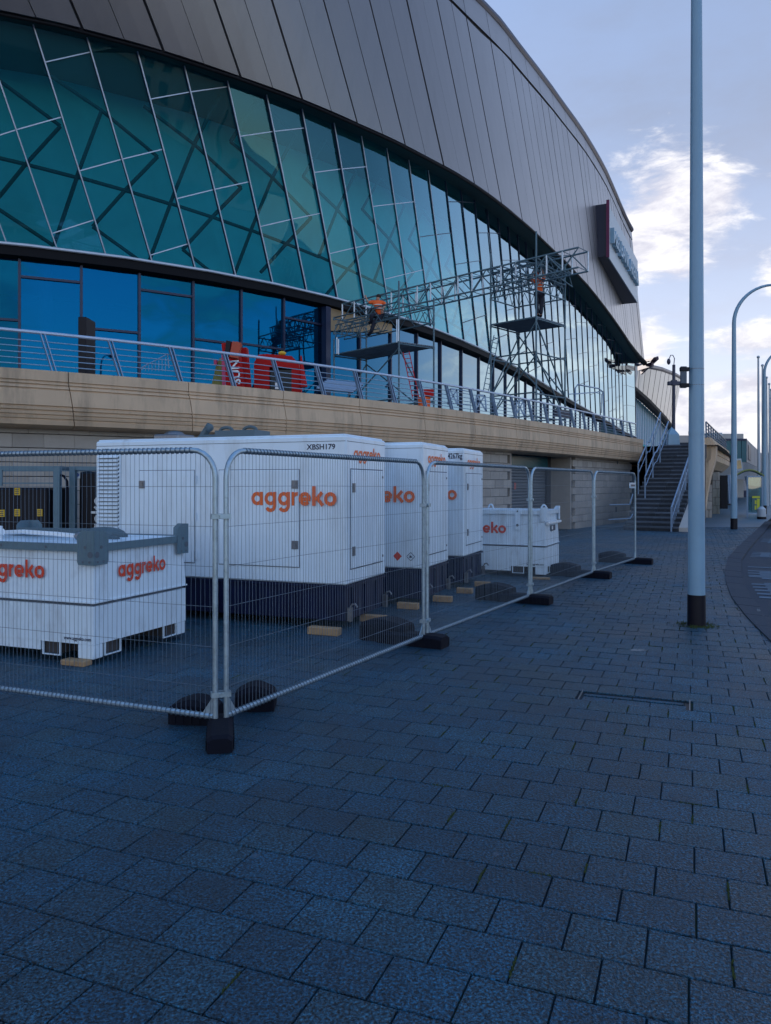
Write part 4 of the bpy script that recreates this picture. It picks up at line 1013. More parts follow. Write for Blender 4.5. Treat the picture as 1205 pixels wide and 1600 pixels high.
g2 = generator(Vector((.526, 10.8, 0)), 3.71, 1.25, 'second white generator in the row, with a red hazard diamond above its dark skid', haz=True, big=False, louvre=False, top=False)
g3 = generator(Vector((1.29, 12.65, 0)), 3.71, 1.3, 'third and farthest white generator, with a dark weight marking at its top corner', big=False, louvre=False, kg='4267kg', top=False)
# timber bearers
def timber(u0, u1, v, dp, label, z=.085, grp='timber blocks under the generators'):
    a = G(u0, v); b = G(u1, v); b = a + gx*(b-a).length; t = MB()
    w = (b-a).length
    t = MB(); t.cbox((0, 0, .0), (w, dp, z), .006); o = t.build('timber_block', M['wood'], None, world=False); o.location = a; o.rotation_euler = (0,0,GA)
    tag(o, label, 'timber block', grp)
timber(480, 532, 991, .12, 'pale timber block below the long dark side of the nearest generator, left of its corner')
timber(562, 604, 971, .1, 'timber block under the far right end of the nearest generator')
timber(620, 654, 951, .1, 'timber block below the long side of the second generator near its corner')
timber(676, 706, 940, .1, 'timber block under the right end of the second generator')
timber(713, 738, 927, .1, 'timber block below the long side of the third generator near its corner')
timber(741, 765, 916.5, .1, 'timber block under the right end of the third generator')

# ------------------------------------------------------------ fuel tanks
def tank(corner, ang, Lt, Wt, label, rail=True, logo_long=None, logo_short=None, H=1.15, web=True):
    t = thing('fuel_tank', label, 'fuel tank', corner, ang, 'white fuel tank cubes')
    a = .07
    def shell(z0, z1, i0_, i1_, name, m=M['tank']):
        b = MB(); lo = [(-Lt+i0_, i0_, z0), (-i0_, i0_, z0), (-i0_, Wt-i0_, z0), (-Lt+i0_, Wt-i0_, z0)]; hi = [(-Lt+i1_, i1_, z1), (-i1_, i1_, z1), (-i1_, Wt-i1_, z1), (-Lt+i1_, Wt-i1_, z1)]
        b.add(lo+hi, [(3,2,1,0), (4,5,6,7)] + [(k, (k+1)%4, 4+(k+1)%4, 4+k) for k in range(4)]); b.build(name, m, t, world=False)
    shell(.19, .555, .0, .0, 'lower_shell'); shell(.60, H-.03, .0, .03, 'upper_shell'); shell(.556, .599, .03, .02, 'waist_recess', M['groove'])
    b = MB(); b.box((-Lt-.012, -.012, .585), (.012, Wt+.012, .60)); b.build('waist_flange', M['tank'], t, world=False)
    # feet with fork pockets
    for (x0, x1) in ((-.20, 0), (-Lt, -Lt+.20)):
        for (y0, y1) in ((0, .14), (Wt-.14, Wt)):
            b = MB(); b.cbox((x0+.005, y0+.003, .05), (x1-.005, y1-.003, .188), .008); b.build('foot', M['tank'], t, world=False)
    for (x0, x1) in ((-.62, -.42), (-Lt+.42, -Lt+.62)):
        for y0 in (0.0, Wt-.02):
            b = MB()
            b.box((x0-.012, y0, .07), (x0, y0+.02, .188)); b.box((x1, y0, .07), (x1+.012, y0+.02, .188)); b.box((x0-.012, y0, .06), (x1+.012, y0+.02, .07)); b.build('fork_pocket', M['tank'], t, world=False)
        b = MB(); b.box((x0, .03, .075), (x1, Wt-.03, .186)); b.build('pocket_tunnel', M['mortar'], t, world=False)
    for (y0, y1) in ((.17, .38), (Wt-.38, Wt-.17)):
        b = MB(); b.box((-.02, y0-.012, .07), (0, y0, .188)); b.box((-.02, y1, .07), (0, y1+.012, .188)); b.box((-.02, y0-.012, .06), (0, y1+.012, .07)); b.build('fork_pocket', M['tank'], t, world=False)
        b = MB(); b.box((-Lt+.03, y0, .075), (-.03, y1, .184)); b.build('pocket_tunnel', M['mortar'], t, world=False)
    for (x0, x1) in ((-Lt+.66, -.66),):
        b = MB(); b.box((x0, .004, .10), (x1, .03, .188)); b.build('skirt', M['tank'], t, world=False)
    rm_ = M['galv_dull'] if rail else M['tank']
    b = MB(); z0 = H-.075
    for q in (((-Lt-.01, -.015, z0), (.01, .012, H)), ((-Lt-.01, Wt-.012, z0), (.01, Wt+.015, H)), ((-.012, .012, z0), (.015, Wt-.012, H)), ((-Lt-.015, .012, z0), (-Lt+.012, Wt-.012, H))): b.box(*q)
    b.build('top_rail', rm_, t, world=False)
    for x in ([-Lt*.25, -Lt*.5, -Lt*.75] if rail else []):
        b = MB(); b.tube((x, -.02, H-.035), (x, -.01, H-.035), .014, n=8); b.build('bolt', M['groove'], t, world=False)
    # corner brackets
    for (cx_, cy_, sx, sy) in ((0,0,-1,1), (0,Wt,-1,-1), (-Lt,0,1,1), (-Lt,Wt,1,-1)):
        b = MB(); w_ = .20 if rail else .12; top_ = H+.13 if rail else H+.06; bot = H-.20
        for ax in (0, 1):
            poly = [(0,bot),(w_*.92,bot),(w_,bot+.03),(w_,top_-.05),(w_*.7,top_),(0,top_)]
            if ax == 0: b.prism(poly, (cx_ - sx*.02, cy_ - sy*.022, 0), (sx,0,0), (0,0,1), (0, sy*.006, 0))
            else: b.prism(poly, (cx_ - sx*.022, cy_ - sy*.02, 0), (0,sy,0), (0,0,1), (sx*.006, 0, 0))
        bo = b.build('corner_bracket', rm_, t, world=False)
        if rail:
            h_ = MB()
            for (px_, pz, rr_) in ((.10, H-.03, .016), (.04, H-.10, .030), (.13, bot+.03, .012), (.05, bot+.03, .012)):
                for ax in (0, 1):
                    c_ = Vector((cx_ + sx*(px_-.02), cy_ - sy*.0235, pz)) if ax == 0 else Vector((cx_ - sx*.0235, cy_ + sy*(px_-.02), pz))
                    dv = Vector((0, -sy*.003, 0)) if ax == 0 else Vector((-sx*.003, 0, 0)); h_.tube(c_, c_+dv, rr_, n=10)
            h_.build('bolt', M['groove'], bo, world=False, kind='stuff')
    b = MB(); b.box((-Lt+.03, .03, H-.04), (-.03, Wt-.03, H-.01)); b.build('lid', M['tank'], t, world=False)
    if logo_long:
        x, z, w_, xh = logo_long; b = MB(); wordmark(b, (x, .008, z), (1,0,.0), (0,0,1), w_, .012, xh_ratio=xh); b.build('logo', M['red'] if rail else M['red'], t, world=False, recalc=False)
    if logo_short:
        y, z, w_, xh = logo_short; b = MB(); wordmark(b, (-.008, y, z), (0,1,0), (0,0,1), w_, .012, xh_ratio=xh); b.build('logo', M['red'], t, world=False, recalc=False)
    if web:
        b = MB(); text_into(b, 'www.aggreko.com', (-.36, 0, .225), (1,0,0), (0,0,1), .035, .003, width=.33); b.build('web_address', M['navyink'], t, world=False, recalc=False)
    return t
tk1 = tank(Vector((-2.775, 7.3, 0)), GA, 2.3, 1.45, 'near white fuel tank cube with blue grey top rail and corner brackets', True, (-1.50, .80, .90, .125), (.34, .80, .74, .118))
# hoses and fittings lying on the near tank
hs_ = thing('hose_coil', 'grey hoses and pipe fittings lying on top of the near fuel tank', 'hoses', tk1.location + Vector((-1, 1, 1.16)))
def TL(x, y, z): return tk1.location + gx*x + gy*y + Vector((0,0,z))
b = MB(); b.path([TL(-.45,.5,1.17), TL(-.9,.45,1.20), TL(-1.4,.5,1.21), TL(-1.9,.6,1.18)], .025, n=6); b.build('hose', M['whiteink'], hs_, smooth=True)
b = MB(); b.path([TL(-.35,.75,1.14), TL(-.8,.8,1.17), TL(-1.3,.7,1.18), TL(-2.0,.85,1.17)], .03, n=8); b.build('hose', M['rubberhose'], hs_, smooth=True)
b = MB(); b.path([TL(-.5,1.05,1.15), TL(-1.0,1.1,1.19), TL(-1.6,1.0,1.19), TL(-2.1,1.1,1.18)], .035, n=8); b.build('hose', M['rubberhose'], hs_, smooth=True)
b = MB(); b.sphere(TL(-.85,1.1,1.16), .17, (1.5,1,.5)); b.build('hatch_dome', M['rubberhose'], hs_, smooth=True)
b = MB(); b.cbox((0,0,0),(.1,.1,.1),.02); b = MB(); b.tube(TL(-1.55,.3,1.14), TL(-1.55,.3,1.28), .05, n=10); b.tube(TL(-1.48,.3,1.22), TL(-1.68,.3,1.22), .035, n=8); b.build('valve', M['whiteink'], hs_)
b = MB(); b.box((0,0,0),(.001,.001,.001)); 
b = MB(); b.tube(TL(-.3,.4,1.15), TL(-.55,.4,1.19), .03, n=8); b.sphere(TL(-.55,.4,1.19), .045); b.build('coupling', M['latch'], hs_)
tk2 = tank(Vector((2.95, 14.15, 0)), R(-25), 2.2, 1.12, 'far all white fuel tank cube with lifting lugs, behind the third generator', False, (-1.80, .80, 1.05, .15), None, H=1.24)
def TL2(x, y, z): c, s_ = math.cos(R(-25)), math.sin(R(-25)); return tk2.location + Vector((x*c - y*s_, x*s_ + y*c, z))
lg_ = MB(); lg_.prism([(-.05,.88),(.05,.88),(.05,1.22),(.03,1.28),(-.03,1.28),(-.05,1.22)], TL2(-.52,-.02,0), TL2(1,0,0)-TL2(0,0,0), (0,0,1), (TL2(0,-1,0)-TL2(0,0,0))*.015); lg_.build('lifting_lug', M['tank'], tk2)
hl = MB(); p = TL2(-.52,-.04,.96); hl.tube(p, p + (TL2(0,-1,0)-TL2(0,0,0))*.004, .025, n=10); p = TL2(-.52,-.04,1.22); hl.tube(p, p + (TL2(0,-1,0)-TL2(0,0,0))*.004, .016, n=10); hl.build('lug_hole', M['groove'], tk2)
for x in (-.15, -1.2):
    b = MB(); b.path([TL2(x+.05*math.cos(R(q)), .5, 1.24+.09*math.sin(R(q))) for q in range(0, 181, 20)], .016, n=6); b.build('lifting_eye', M['tank'], tk2)
b = MB(); b.slab([TL2(.004, .42, .84), TL2(.004, .78, .84), TL2(.004, .78, .95), TL2(.004, .42, .95)], TL2(.003,0,0)-TL2(0,0,0)); b.build('data_plate', M['navyink'], tk2)
b = MB(); b.slab([TL2(.009, .46, .865), TL2(.009, .57, .865), TL2(.009, .57, .935), TL2(.009, .46, .935)], TL2(.002,0,0)-TL2(0,0,0)); b.build('plate_window', M['whiteink'], tk2)
b = MB(); b.path([TL2(.03, .02, 1.0), TL2(.04, .5, 1.0), TL2(.03, 1.1, 1.0)], .03, n=6); b.build('guard_bar', M['whiteink'], tk2)
timber(94, 140, 1039, .12, 'pale timber block under the front corner of the near fuel tank', .05, 'timber blocks under the fuel tanks')
timber(826, 858, 905, .1, 'reddish timber block under the front corner of the far fuel tank', .04, 'timber blocks under the fuel tanks')

# ------------------------------------------------------------ dark framed units at far left
def framed_unit(u0, u1, Y, zt, label, stickers, depth=1.2, text=None):
    a = P(u0, HV, Y); a.z = 0; b = P(u1, HV, Y); b.z = 0
    t = thing('framed_power_unit', label, 'power unit', a, 0, 'dark power units in steel frames')
    w = (b-a).length; r_ = .045
    for x in (r_, w-r_):
        for y in (0, depth): f = MB(); f.box((x-r_, y-r_, 0), (x+r_, y+r_, zt)); f.build('frame_post', M['galv_dull'], t, world=False)
    f = MB()
    for y in (0, depth):
        for z in (zt-.03, .1): f.box((r_*2, y-.03, z-.03), (w-r_*2, y+.03, z+.03))
    for x in (r_, w-r_):
        f.box((x-.03, r_, zt-.06), (x+.03, depth-r_, zt)); f.box((x-.03, r_, .07), (x+.03, depth-r_, .13))
    if w > 1.2:
        f.box((w*.5-.05, -.03, zt-.30), (w*.5+.02, .0, zt-.06)); f.box((r_*2, -.01, zt-.27), (w-2*r_, .01, zt-.25))
    f.build('frame_rail', M['galv_dull'], t, world=False)
    c = MB(); c.cbox((.14 if w > 1 else .1, .08, .12), (w-.22 if w > 1 else w-.06, depth-.08, zt-.33 if w > 1 else zt-.08), .03); c.build('cabinet', M['blacksteel'], t, world=False)
    for (u, v, col_) in stickers:
        p = P(u, v, Y+.07) - a; b_ = MB(); s_ = .042
        b_.box((p.x-s_, .068, p.z-s_*1.3), (p.x+s_, .078, p.z+s_*1.3)); st = b_.build('warning_label', M[col_], t, world=False)
        l_ = MB()
        if col_ == 'yellow':
            for q in range(3): l_.box((p.x-s_*.7, .0655, p.z-s_*.9+q*s_*.7), (p.x+s_*.6, .0675, p.z-s_*.65+q*s_*.7))
            l_.build('print', M['navyink'], st, world=False)
        else:
            l_.tube((p.x, .0655, p.z), (p.x, .0675, p.z), s_*.75, n=14); l_.build('print', M['bluelabel'], st, world=False)
    if text:
        l_ = MB(); wordmark(l_, (w-.10, .075, .58), (0,0,1), (-1,0,0), .95, .003, xh_ratio=.13); l_.build('logo', M['whiteink'], t, world=False, recalc=False)
    return t
framed_unit(-90, 95, 11.7, 2.0, 'black cabinet with yellow warning labels in a galvanised frame, behind the near tank', [(27, 768, 'yellow'), (27, 801, 'yellow'), (62, 801, 'yellow'), (3, 802, 'yellow'), (-40, 801, 'yellow')])
framed_unit(110, 168, 11.9, 2.0, 'narrow black cabinet with a blue round sticker between the frame and the generator', [(121, 742, 'whiteink')], text=True)
b = MB(); ca, cb = P(93, 760, 11.7), P(110, 760, 11.8)
b.path([P(93,742,11.7), P(100,744,11.7), P(105,752,11.7), P(106,775,11.7), P(106,800,11.7), P(104,830,11.6), V3(P(103,830,11.6), .03), V3(P(90,830,11.3), .03)], .02, n=6); o = b.build('cable', M['black'], None, smooth=True); tag(o, 'black cable looping down between the two framed power units', 'cable')

# ------------------------------------------------------------ stone stairs up to the terrace
sa_ = Vector((.50, .86, 0)).normalized(); se_ = Vector((.86, -.50, 0)).normalized()
s0_ = Vector((8.95, 28.9, 0)); SWd, NST, TRD, RIS = 1.95, 21, .335, 3.5/21
st = thing('stone_stairs', 'dark stone staircase climbing to the terrace beside the end of the concrete fascia', 'stairs', s0_)
for k in range(NST):
    b = MB(); o = s0_ + sa_*(k*TRD); z1 = (k+1)*RIS; z0 = max(0, z1 - .62)
    for (w0, w1) in ((0, SWd*.5-.004), (SWd*.5+.004, SWd)):
        b = MB(); b.slab([V3(o+se_*w0, z0), V3(o+se_*w1, z0), V3(o+se_*w1, z1-.004), V3(o+se_*w0, z1-.004)], sa_*(TRD+.30))
        so__ = b.build('step', M['stair'], st)
        b = MB(); b.slab([V3(o+se_*w0-sa_*.03, z1-.06), V3(o+se_*w1-sa_*.03, z1-.06), V3(o+se_*w1-sa_*.03, z1), V3(o+se_*w0-sa_*.03, z1)], sa_*(TRD)); b.build('nosing', M['nosing'], so__)
b = MB(); o = s0_ + sa_*.3
b.add([o+se_*.04, o+sa_*NST*TRD+se_*.04, V3(o+sa_*NST*TRD+se_*.04, 3.4), o+se_*(SWd-.04), o+sa_*NST*TRD+se_*(SWd-.04), V3(o+sa_*NST*TRD+se_*(SWd-.04), 3.4)], [(0,1,2),(3,4,5),(0,3,5,2),(0,1,4,3),(1,2,5,4)]); b.build('stair_core', M['mortar'], st)
b = MB(); o = s0_ + se_*(SWd+.01) + sa_*.1
b.add([o, V3(o, .15), V3(o+sa_*7*TRD, 1.1), o+sa_*7*TRD] + [q + se_*.30 for q in (o, V3(o, .15), V3(o+sa_*7*TRD, 1.1), o+sa_*7*TRD)], [(0,1,2,3),(4,5,6,7),(0,1,5,4),(1,2,6,5),(2,3,7,6),(0,3,7,4)]); b.build('side_wall', M['concrete2'], st)
def handrail(w, ks, label_, flat=None, base=True, mesh=False):
    t = thing('handrail', label_, 'handrail', s0_ + se_*w, 0, 'stair handrails')
    pts = []
    for k, dz in ks: pts.append(V3(s0_ + sa_*(k*TRD) + se_*w, k*RIS + dz))
    b = MB(); b.path(pts, .028, n=8); b.build('top_rail', M['rail'], t, smooth=True)
    b = MB(); b.path([p - Vector((0,0,.42)) for p in pts], .018, n=6); b.build('mid_rail', M['rail'], t, smooth=True)
    k = ks[0][0]
    while k <= ks[-1][0] + .01:
        z = interp(k, [q[0] for q in ks], [q[0]*RIS+q[1] for q in ks]); p = s0_ + sa_*(k*TRD) + se_*w
        b = MB(); b.bar(V3(p, k*RIS - .0), V3(p, z), .05, .03, up=sa_); b.build('post', M['rail'], t); k += 4.6
    if mesh:
        k = ks[0][0]
        while k < ks[-1][0]:
            z = interp(k, [q[0] for q in ks], [q[0]*RIS+q[1] for q in ks]); p = s0_ + sa_*(k*TRD) + se_*w; b = MB(); b.tube(V3(p, z-.85), V3(p, z-.03), .012, n=5); b.build('baluster', M['rail'], t); k += .75
    return t
handrail(.35, [(6.5, .95), (12.3, 1.0), (13.6, .86), (21.5, 1.0)], 'left handrail of the stone stairs, the one standing on the steps')
handrail(-.02, [(8, 1.25), (13.5, 1.3), (14.6, 1.1), (22, 1.35)], 'outer left handrail of the stone stairs against the fascia end')
t_ = handrail(SWd-.2, [(-.6, .98), (20, 1.0)], 'right handrail of the stone stairs with balusters', mesh=True)
# low rail and rails in front of the wall at the stair foot
t = thing('handrail', 'low steel wall rails at the left foot of the stone stairs', 'handrail', G(955, 829), 0, 'stair handrails')
for (pp) in ([(953,789,28.6),(984,788,29.5),(989,772,29.8)], [(951,812,28.4),(985,810,29.0),(989,803,29.2)]):
    b = MB(); b.path([P(*q) for q in pp], .022, n=6); b.build('rail', M['rail'], t)
# small plates on the wall
for (u, v, w, h, m_, lab) in ((958.5, 796, .12, .22, 'navyink', 'small dark blue plate on the stone wall left of the stairs'), (960.5, 719.5, .10, .32, 'groove', 'narrow wall vent under the fascia left of the stairs')):
    p = P(u, v, 28.5); sw = u_solve(lambda s: Wc(s), u, 5, 30); n, h_ = Tn(sw); c = Wc(sw, .12); zc = CH + (HV-v)*c.y/F
    b = MB(); b.slab([V3(c-h_*w/2, zc-h/2), V3(c+h_*w/2, zc-h/2), V3(c+h_*w/2, zc+h/2), V3(c-h_*w/2, zc+h/2)], n*.02); o = b.build('wall_plate', M[m_], None); tag(o, lab, 'plate')
t = thing('fence_sign', 'small pale blue sign with dark print tied high on the farthest fence panel', 'sign', P(977, 759, 16.1))
a = along(PO[4], PO[3], .62); bb = along(PO[4], PO[3], .12); dd = (bb-a).normalized(); nn = Vector((dd.y, -dd.x, 0))
b = MB(); b.slab([V3(a, 1.64)+nn*.03, V3(bb, 1.64)+nn*.03, V3(bb, 1.76)+nn*.03, V3(a, 1.76)+nn*.03], nn*.004); b.build('plate', M['lamp'], t)
b = MB(); b.slab([V3(a+dd*.14, 1.68)+nn*.036, V3(bb-dd*.05, 1.68)+nn*.036, V3(bb-dd*.05, 1.72)+nn*.036, V3(a+dd*.14, 1.72)+nn*.036], nn*.002); b.build('print', M['navyink'], t)

# column lamp at the top of the stairs
t = thing('column_lamp', 'dark slim lamp column with a hooked pendant light on a pale plinth atop the stairs', 'lamp', P(1050, 697, 37))
LY = 37.0
b = MB(); a = P(1050, 697, LY); w = .30
b.add([a+Vector((-w,-w,-.25)), a+Vector((w,-w,-.25)), a+Vector((w,w,-.25)), a+Vector((-w,w,-.25)), a+Vector((-w*.85,-w*.85,.55)), a+Vector((w*.85,-w*.85,.55)), a+Vector((w*.85,w*.85,.55)), a+Vector((-w*.85,w*.85,.55)), a+Vector((0,0,.95))], [(0,1,5,4),(1,2,6,5),(2,3,7,6),(3,0,4,7),(4,5,8),(5,6,8),(6,7,8),(7,4,8)]); b.build('plinth', M['lamp'], t)
b = MB(); b.tube(P(1052.5, 690, LY), P(1053, 570, LY), .085, .075, n=10); b.build('pole', M['lampgrey'], t, smooth=True)
b = MB(); b.path([P(1053, 571, LY), P(1054, 560, LY), P(1051.5, 555, LY), P(1048, 555, LY), P(1046, 560, LY)], .022, n=6); b.build('hook', M['lampgrey'], t)
b = MB(); b.sphere(P(1045, 565, LY), .11, (.8,.8,1.4)); b.build('pendant', M['lampgrey'], t, smooth=True)
for (ua, ub) in ((1043.5, 1051), (1056, 1063)):
    b = MB(); b.cbox(tuple(P(ua, 602, LY) - Vector((0,.1,0))), tuple(P(ub, 596, LY) + Vector((0,.1,0))), .02); b.build('floodlight', M['lampgrey'], t)
b = MB(); b.box(tuple(P(1049.5, 602, LY) - Vector((0,.12,0))), tuple(P(1057, 594, LY) + Vector((0,.12,0)))); b.build('bracket', M['lampgrey'], t)
t = thing('plinth_block', 'pale angular block standing beside the plinth at the top of the stairs', 'block', P(1043, 697, 39))
b = MB(); b.prism([(-.22,-.1),(.22,-.1),(.22,.75),(-.05,.65),(-.22,.35)], P(1047, 697, 38.6), (1,0,0), (0,0,1), (0,.5,0)); b.build('body', M['white'], t)
t = thing('low_wall', 'low pale wall behind the top of the stairs', 'wall', P(1075, 697, 44)); b = MB(); b.box(tuple(P(1057, 698, 44)), tuple(P(1112, 681, 44.4) )); b.build('coping', M['concrete2'], t)
b = MB(); b.box(tuple(P(1056, 700, 42)), tuple(P(1112, 692, 42.3))); b.build('kerb', M['stair'], t)

# ------------------------------------------------------------ street lamps
def street_lamp(base, r0, r1, h, band, label, arm=None, ring=()):
    t = thing('street_lamp', label, 'street lamp', base, 0, 'street lamps along the kerb')
    b = MB(); b.path([base, base+Vector((0,0,band))], [r0*1.02, r0*1.0], n=20); b.build('base_sleeve', M['blacksteel'], t, smooth=True)
    zs = [band] + list(ring) + [h]; pts = []; rs = []
    for i in range(17):
        z = lerp(band, h, i/16); pts.append(base+Vector((0,0,z))); rs.append(lerp(r0*.96, r1, i/16))
    b = MB(); b.path(pts, rs, n=20); b.build('column', M['lamp'], t, smooth=True)
    for z in ring:
        b = MB(); rr_ = lerp(r0*.96, r1, (z-band)/(h-band)); b.path([base+Vector((0,0,z-.02)), base+Vector((0,0,z+.02))], rr_*1.03, n=20); b.build('joint_ring', M['lamp'], t, smooth=True)
    b = MB(); b.prism([(-.05,0),(.05,0),(.05,.42),(-.05,.42)], base+Vector((0, r0*.8, band+.3)), (1,0,0), (0,0,1), (0, r0*.25, 0)); b.build('access_door', M['lamp'], t)
    if arm:
        b = MB(); top = base+Vector((0,0,h)); Rr, dx = arm
        b.path([top + dx*(Rr-Rr*math.cos(R(q))) + Vector((0,0,Rr*math.sin(R(q)))) for q in range(0, 96, 8)], [lerp(r1, r1*.6, q/95) for q in range(0, 96, 8)], n=12); b.build('arm', M['lamp'], t, smooth=True)
        e = top + dx*(Rr*1.05) + Vector((0,0,Rr)); b = MB()
        b.path([e, e+dx*.2, e+dx*.75, e+dx*.95], [.05, .13, .13, .03], n=10); b.build('lantern', M['lampgrey'], t, smooth=True)
    return t
big = street_lamp(Vector((3.79, 9.36, 0)), .105, .055, 9.2, .38, 'big grey blue lamp post with black base standing in the paving at the right', ring=(2.35,), arm=(1.2, Vector((.87,-.5,0))))
# small box fixed to the big post
t = thing('post_box', 'small grey box sign strapped to the left side of the big lamp post', 'box', P(1068, 590, 9.36))
b = MB(); b.cbox(tuple(P(1064.5, 606, 9.3)), tuple(P(1071.5, 573, 9.34)), .004); b.build('box', M['groove'], t)
for v in (577, 602):
    b = MB(); b.cbox(tuple(P(1064, v+2.5, 9.29)), tuple(P(1075.5, v-2.5, 9.34)), .003); b.build('bracket', M['blacksteel'], t)
    b = MB(); c = Vector((3.79, 9.36, P(0, v, 9.36).z)); b.path([c + Vector((math.cos(q*math.pi/8)*.085, math.sin(q*math.pi/8)*.085, 0)) for q in range(16)], .005, n=4, closed=True); b.build('strap', M['latch'], t)
street_lamp(G(1147, 827), .125, .075, 7.9, .42, 'second lamp post along the kerb, with a curved arm reaching right', arm=(1.45, Vector((1,-.1,0))), ring=(2.9,))
street_lamp(G(1194.5, 803), .13, .08, 8.2, .5, 'third and farthest lamp post behind the bus shelter, with a curved arm', arm=(1.5, Vector((1,-.1,0))))
# flagpoles
for i, (u, v, Y) in enumerate(((1185, 558, 50), (1191.5, 571, 55), (1198, 590, 61), (1202, 600, 65), (1204.5, 609, 69))):
    lab = ['tallest looking white flagpole, leftmost of the five bare flagpoles', 'second from left of the five bare white flagpoles', 'middle one of the five bare white flagpoles', 'fourth from left of the five bare white flagpoles', 'rightmost of the five bare white flagpoles'][i]
    tp = P(u, v, Y); base = V3(P(u+1.0, v, Y), 0); t = thing('flagpole', lab, 'flagpole', base, 0, 'bare flagpoles')
    b = MB(); b.tube(base, tp, .11, .055, n=10); b.build('pole', M['signface'], t, smooth=True); b = MB(); b.sphere(tp, .10); b.build('finial', M['signface'], t)

# ------------------------------------------------------------ second terrace section and buildings beyond
t2 = thing('concrete_walkway', 'raised concrete walkway with a sloping fin beyond the big lamp post', 'walkway', Vector((14.6, 34.7, 0)))
ctrl = [(14.75, 34.8), (17.0, 39.3), (19.8, 44.8), (22.3, 49.8), (24.3, 54.5), (25.6, 60), (25, 66), (22, 72)]
cps = [Vector((x, y, 0)) for x, y in ctrl]; cps = resample(cps, 25)
def tang(i): a = cps[max(0,i-1)]; b = cps[min(len(cps)-1,i+1)]; d = (b-a).normalized(); return d, Vector((d.y, -d.x, 0))
prof2 = [(-.4, 3.85), (0, 3.85), (0, 3.50), (-.03,3.49), (-.03,3.46), (.0,3.45), (.02, 3.22), (-.02,3.21), (-.02,3.18), (.02,3.17), (.0, 2.9), (-.4, 2.55), (-1.2, 2.4)]
for k in range(0, 24, 3):
    b = MB(); rows = []
    for i in range(k, k+4):
        i = min(i, 24); d, n = tang(i); c = cps[i] + (d*.015 if i == k else (-d*.015 if i == k+3 else Vector())); rows.append([V3(c, z) + n*o for o, z in prof2])
    b.grid(rows); b.add(rows[0], [tuple(range(len(prof2)))]); b.add(rows[-1], [tuple(range(len(prof2)))]); b.build('fascia_panel', M['fascia'], t2)
d, n = tang(0)
b = MB(); c0_ = cps[0]
b.add([V3(c0_, 3.86), V3(c0_+n*.03, 3.4), V3(c0_+n*.02-d*.2-n*.6, 1.3), V3(c0_-n*1.0-d*.3, .0), V3(c0_-n*1.5, .0), V3(c0_-n*.9, 2.4), V3(c0_-n*.8, 3.86)] , [tuple(range(7))])
b2 = MB(); q = [P(u_, v_, 35.0) for u_, v_ in ((1104, 683), (1112, 684.5), (1119, 694), (1118.5, 716), (1110, 744), (1104, 775), (1101, 798), (1092, 800), (1094, 770), (1099, 730))]
b2.slab(q, d*1.1); b2.build('fin', M['fascia'], t2)
for k in range(1, 24):
    dd_, nn_ = tang(k)
for (i, j_, o) in ((4, 8, -.9), (9, 13, -1.1), (14, 17, -1.2)):
    b = MB(); a, c = cps[i] + tang(i)[1]*o, cps[j_] + tang(j_)[1]*o
    b.slab([V3(a, 0), V3(c, 0), V3(c, 2.5), V3(a, 2.5)], -tang(i)[1]*.5); b.build('pier', M['concrete2'], t2)
for (ua, ub, v_, zt, Y) in ((1099, 1113, 809, 1.72, 39.7), (1113.5, 1125, 803, 2.45, 44.8)):
    nr_ = int(zt/.42); 
    for r__ in range(nr_):
        for hf in (0, 1):
            b = MB(); x0 = (ua-CX)*Y/F; x1 = (ub-CX)*Y/F; z0 = r__*zt/nr_; z1 = z0 + zt/nr_ - .015; xm = lerp(x0, x1, .35 if r__ % 2 else .62)
            xa, xb = (x0, xm-.008) if hf == 0 else (xm+.008, x1); b.cbox((xa, Y, z0), (xb, Y+.6, z1), .012); b.build('stone_block', M['block'], t2)
b = MB(); b.box(tuple(P(1126, 795, 47)), tuple(P(1130.5, 743, 47.6))); b.build('dark_door', M['blacksteel'], t2)
dkk = MB(); rows = [[V3(cps[i] - tang(i)[1]*.2, 3.5), V3(cps[i] - tang(i)[1]*6, 3.5)] for i in range(25)]; dkk.grid(rows); dkk.build('walkway_deck', M['deck'], t2)
rl2 = thing('walkway_railing', 'dark latticed railing along the top of the raised concrete walkway', 'railing', cps[0] + Vector((0,0,3.85)))
for z in (3.95, 4.1, 4.25, 4.4, 4.56):
    b = MB(); b.path([V3(cps[i] - tang(i)[1]*.2, z) for i in range(0, 13)], .02 if z < 4.5 else .035, n=5); b.build('rail' if z < 4.5 else 'top_rail', M['frame_b'], rl2)
for i in range(0, 13):
    p = cps[i] - tang(i)[1]*.2; b = MB(); b.bar(V3(p, 3.85), V3(p - tang(i)[0]*.2, 4.56), .03, .07, up=tang(i)[1]); b.build('post', M['rail'], rl2)
# pavilion
pv_ = thing('glass_pavilion', 'teal glazed pavilion with a grey panelled side and a white soffit far along the pavement', 'building', P(1150, 790, 62))
def Q(u, v, Y): return P(u, v, Y)
Yp = 62.0
tl, tr_, br_, bl = Q(1118, 687.5, Yp), Q(1167, 686.5, Yp), Q(1167, 722, Yp), Q(1118, 742, Yp)
tl.z = tr_.z = max(tl.z, tr_.z); zb_ = br_.z
for k in range(6):
    b = MB(); x0 = lerp(tl.x, tr_.x, k/6)+.02; x1 = lerp(tl.x, tr_.x, (k+1)/6)-.02; b.box((x0, Yp, zb_), (x1, Yp+.12, tl.z-.1)); b.build('glass_pane', M['tealwall'], pv_)
b = MB(); b.box((tl.x, Yp+.13, zb_), (tr_.x, Yp+.4, tl.z-.02)); b.build('wall', M['frame_b'], pv_)
b = MB(); b.box((tl.x, Yp-.05, tl.z-.1), (tr_.x, Yp+.3, tl.z+.06)); b.build('parapet', M['frame_b'], pv_)
far_t = Q(1191, 707, 92); far_t.z = tl.z
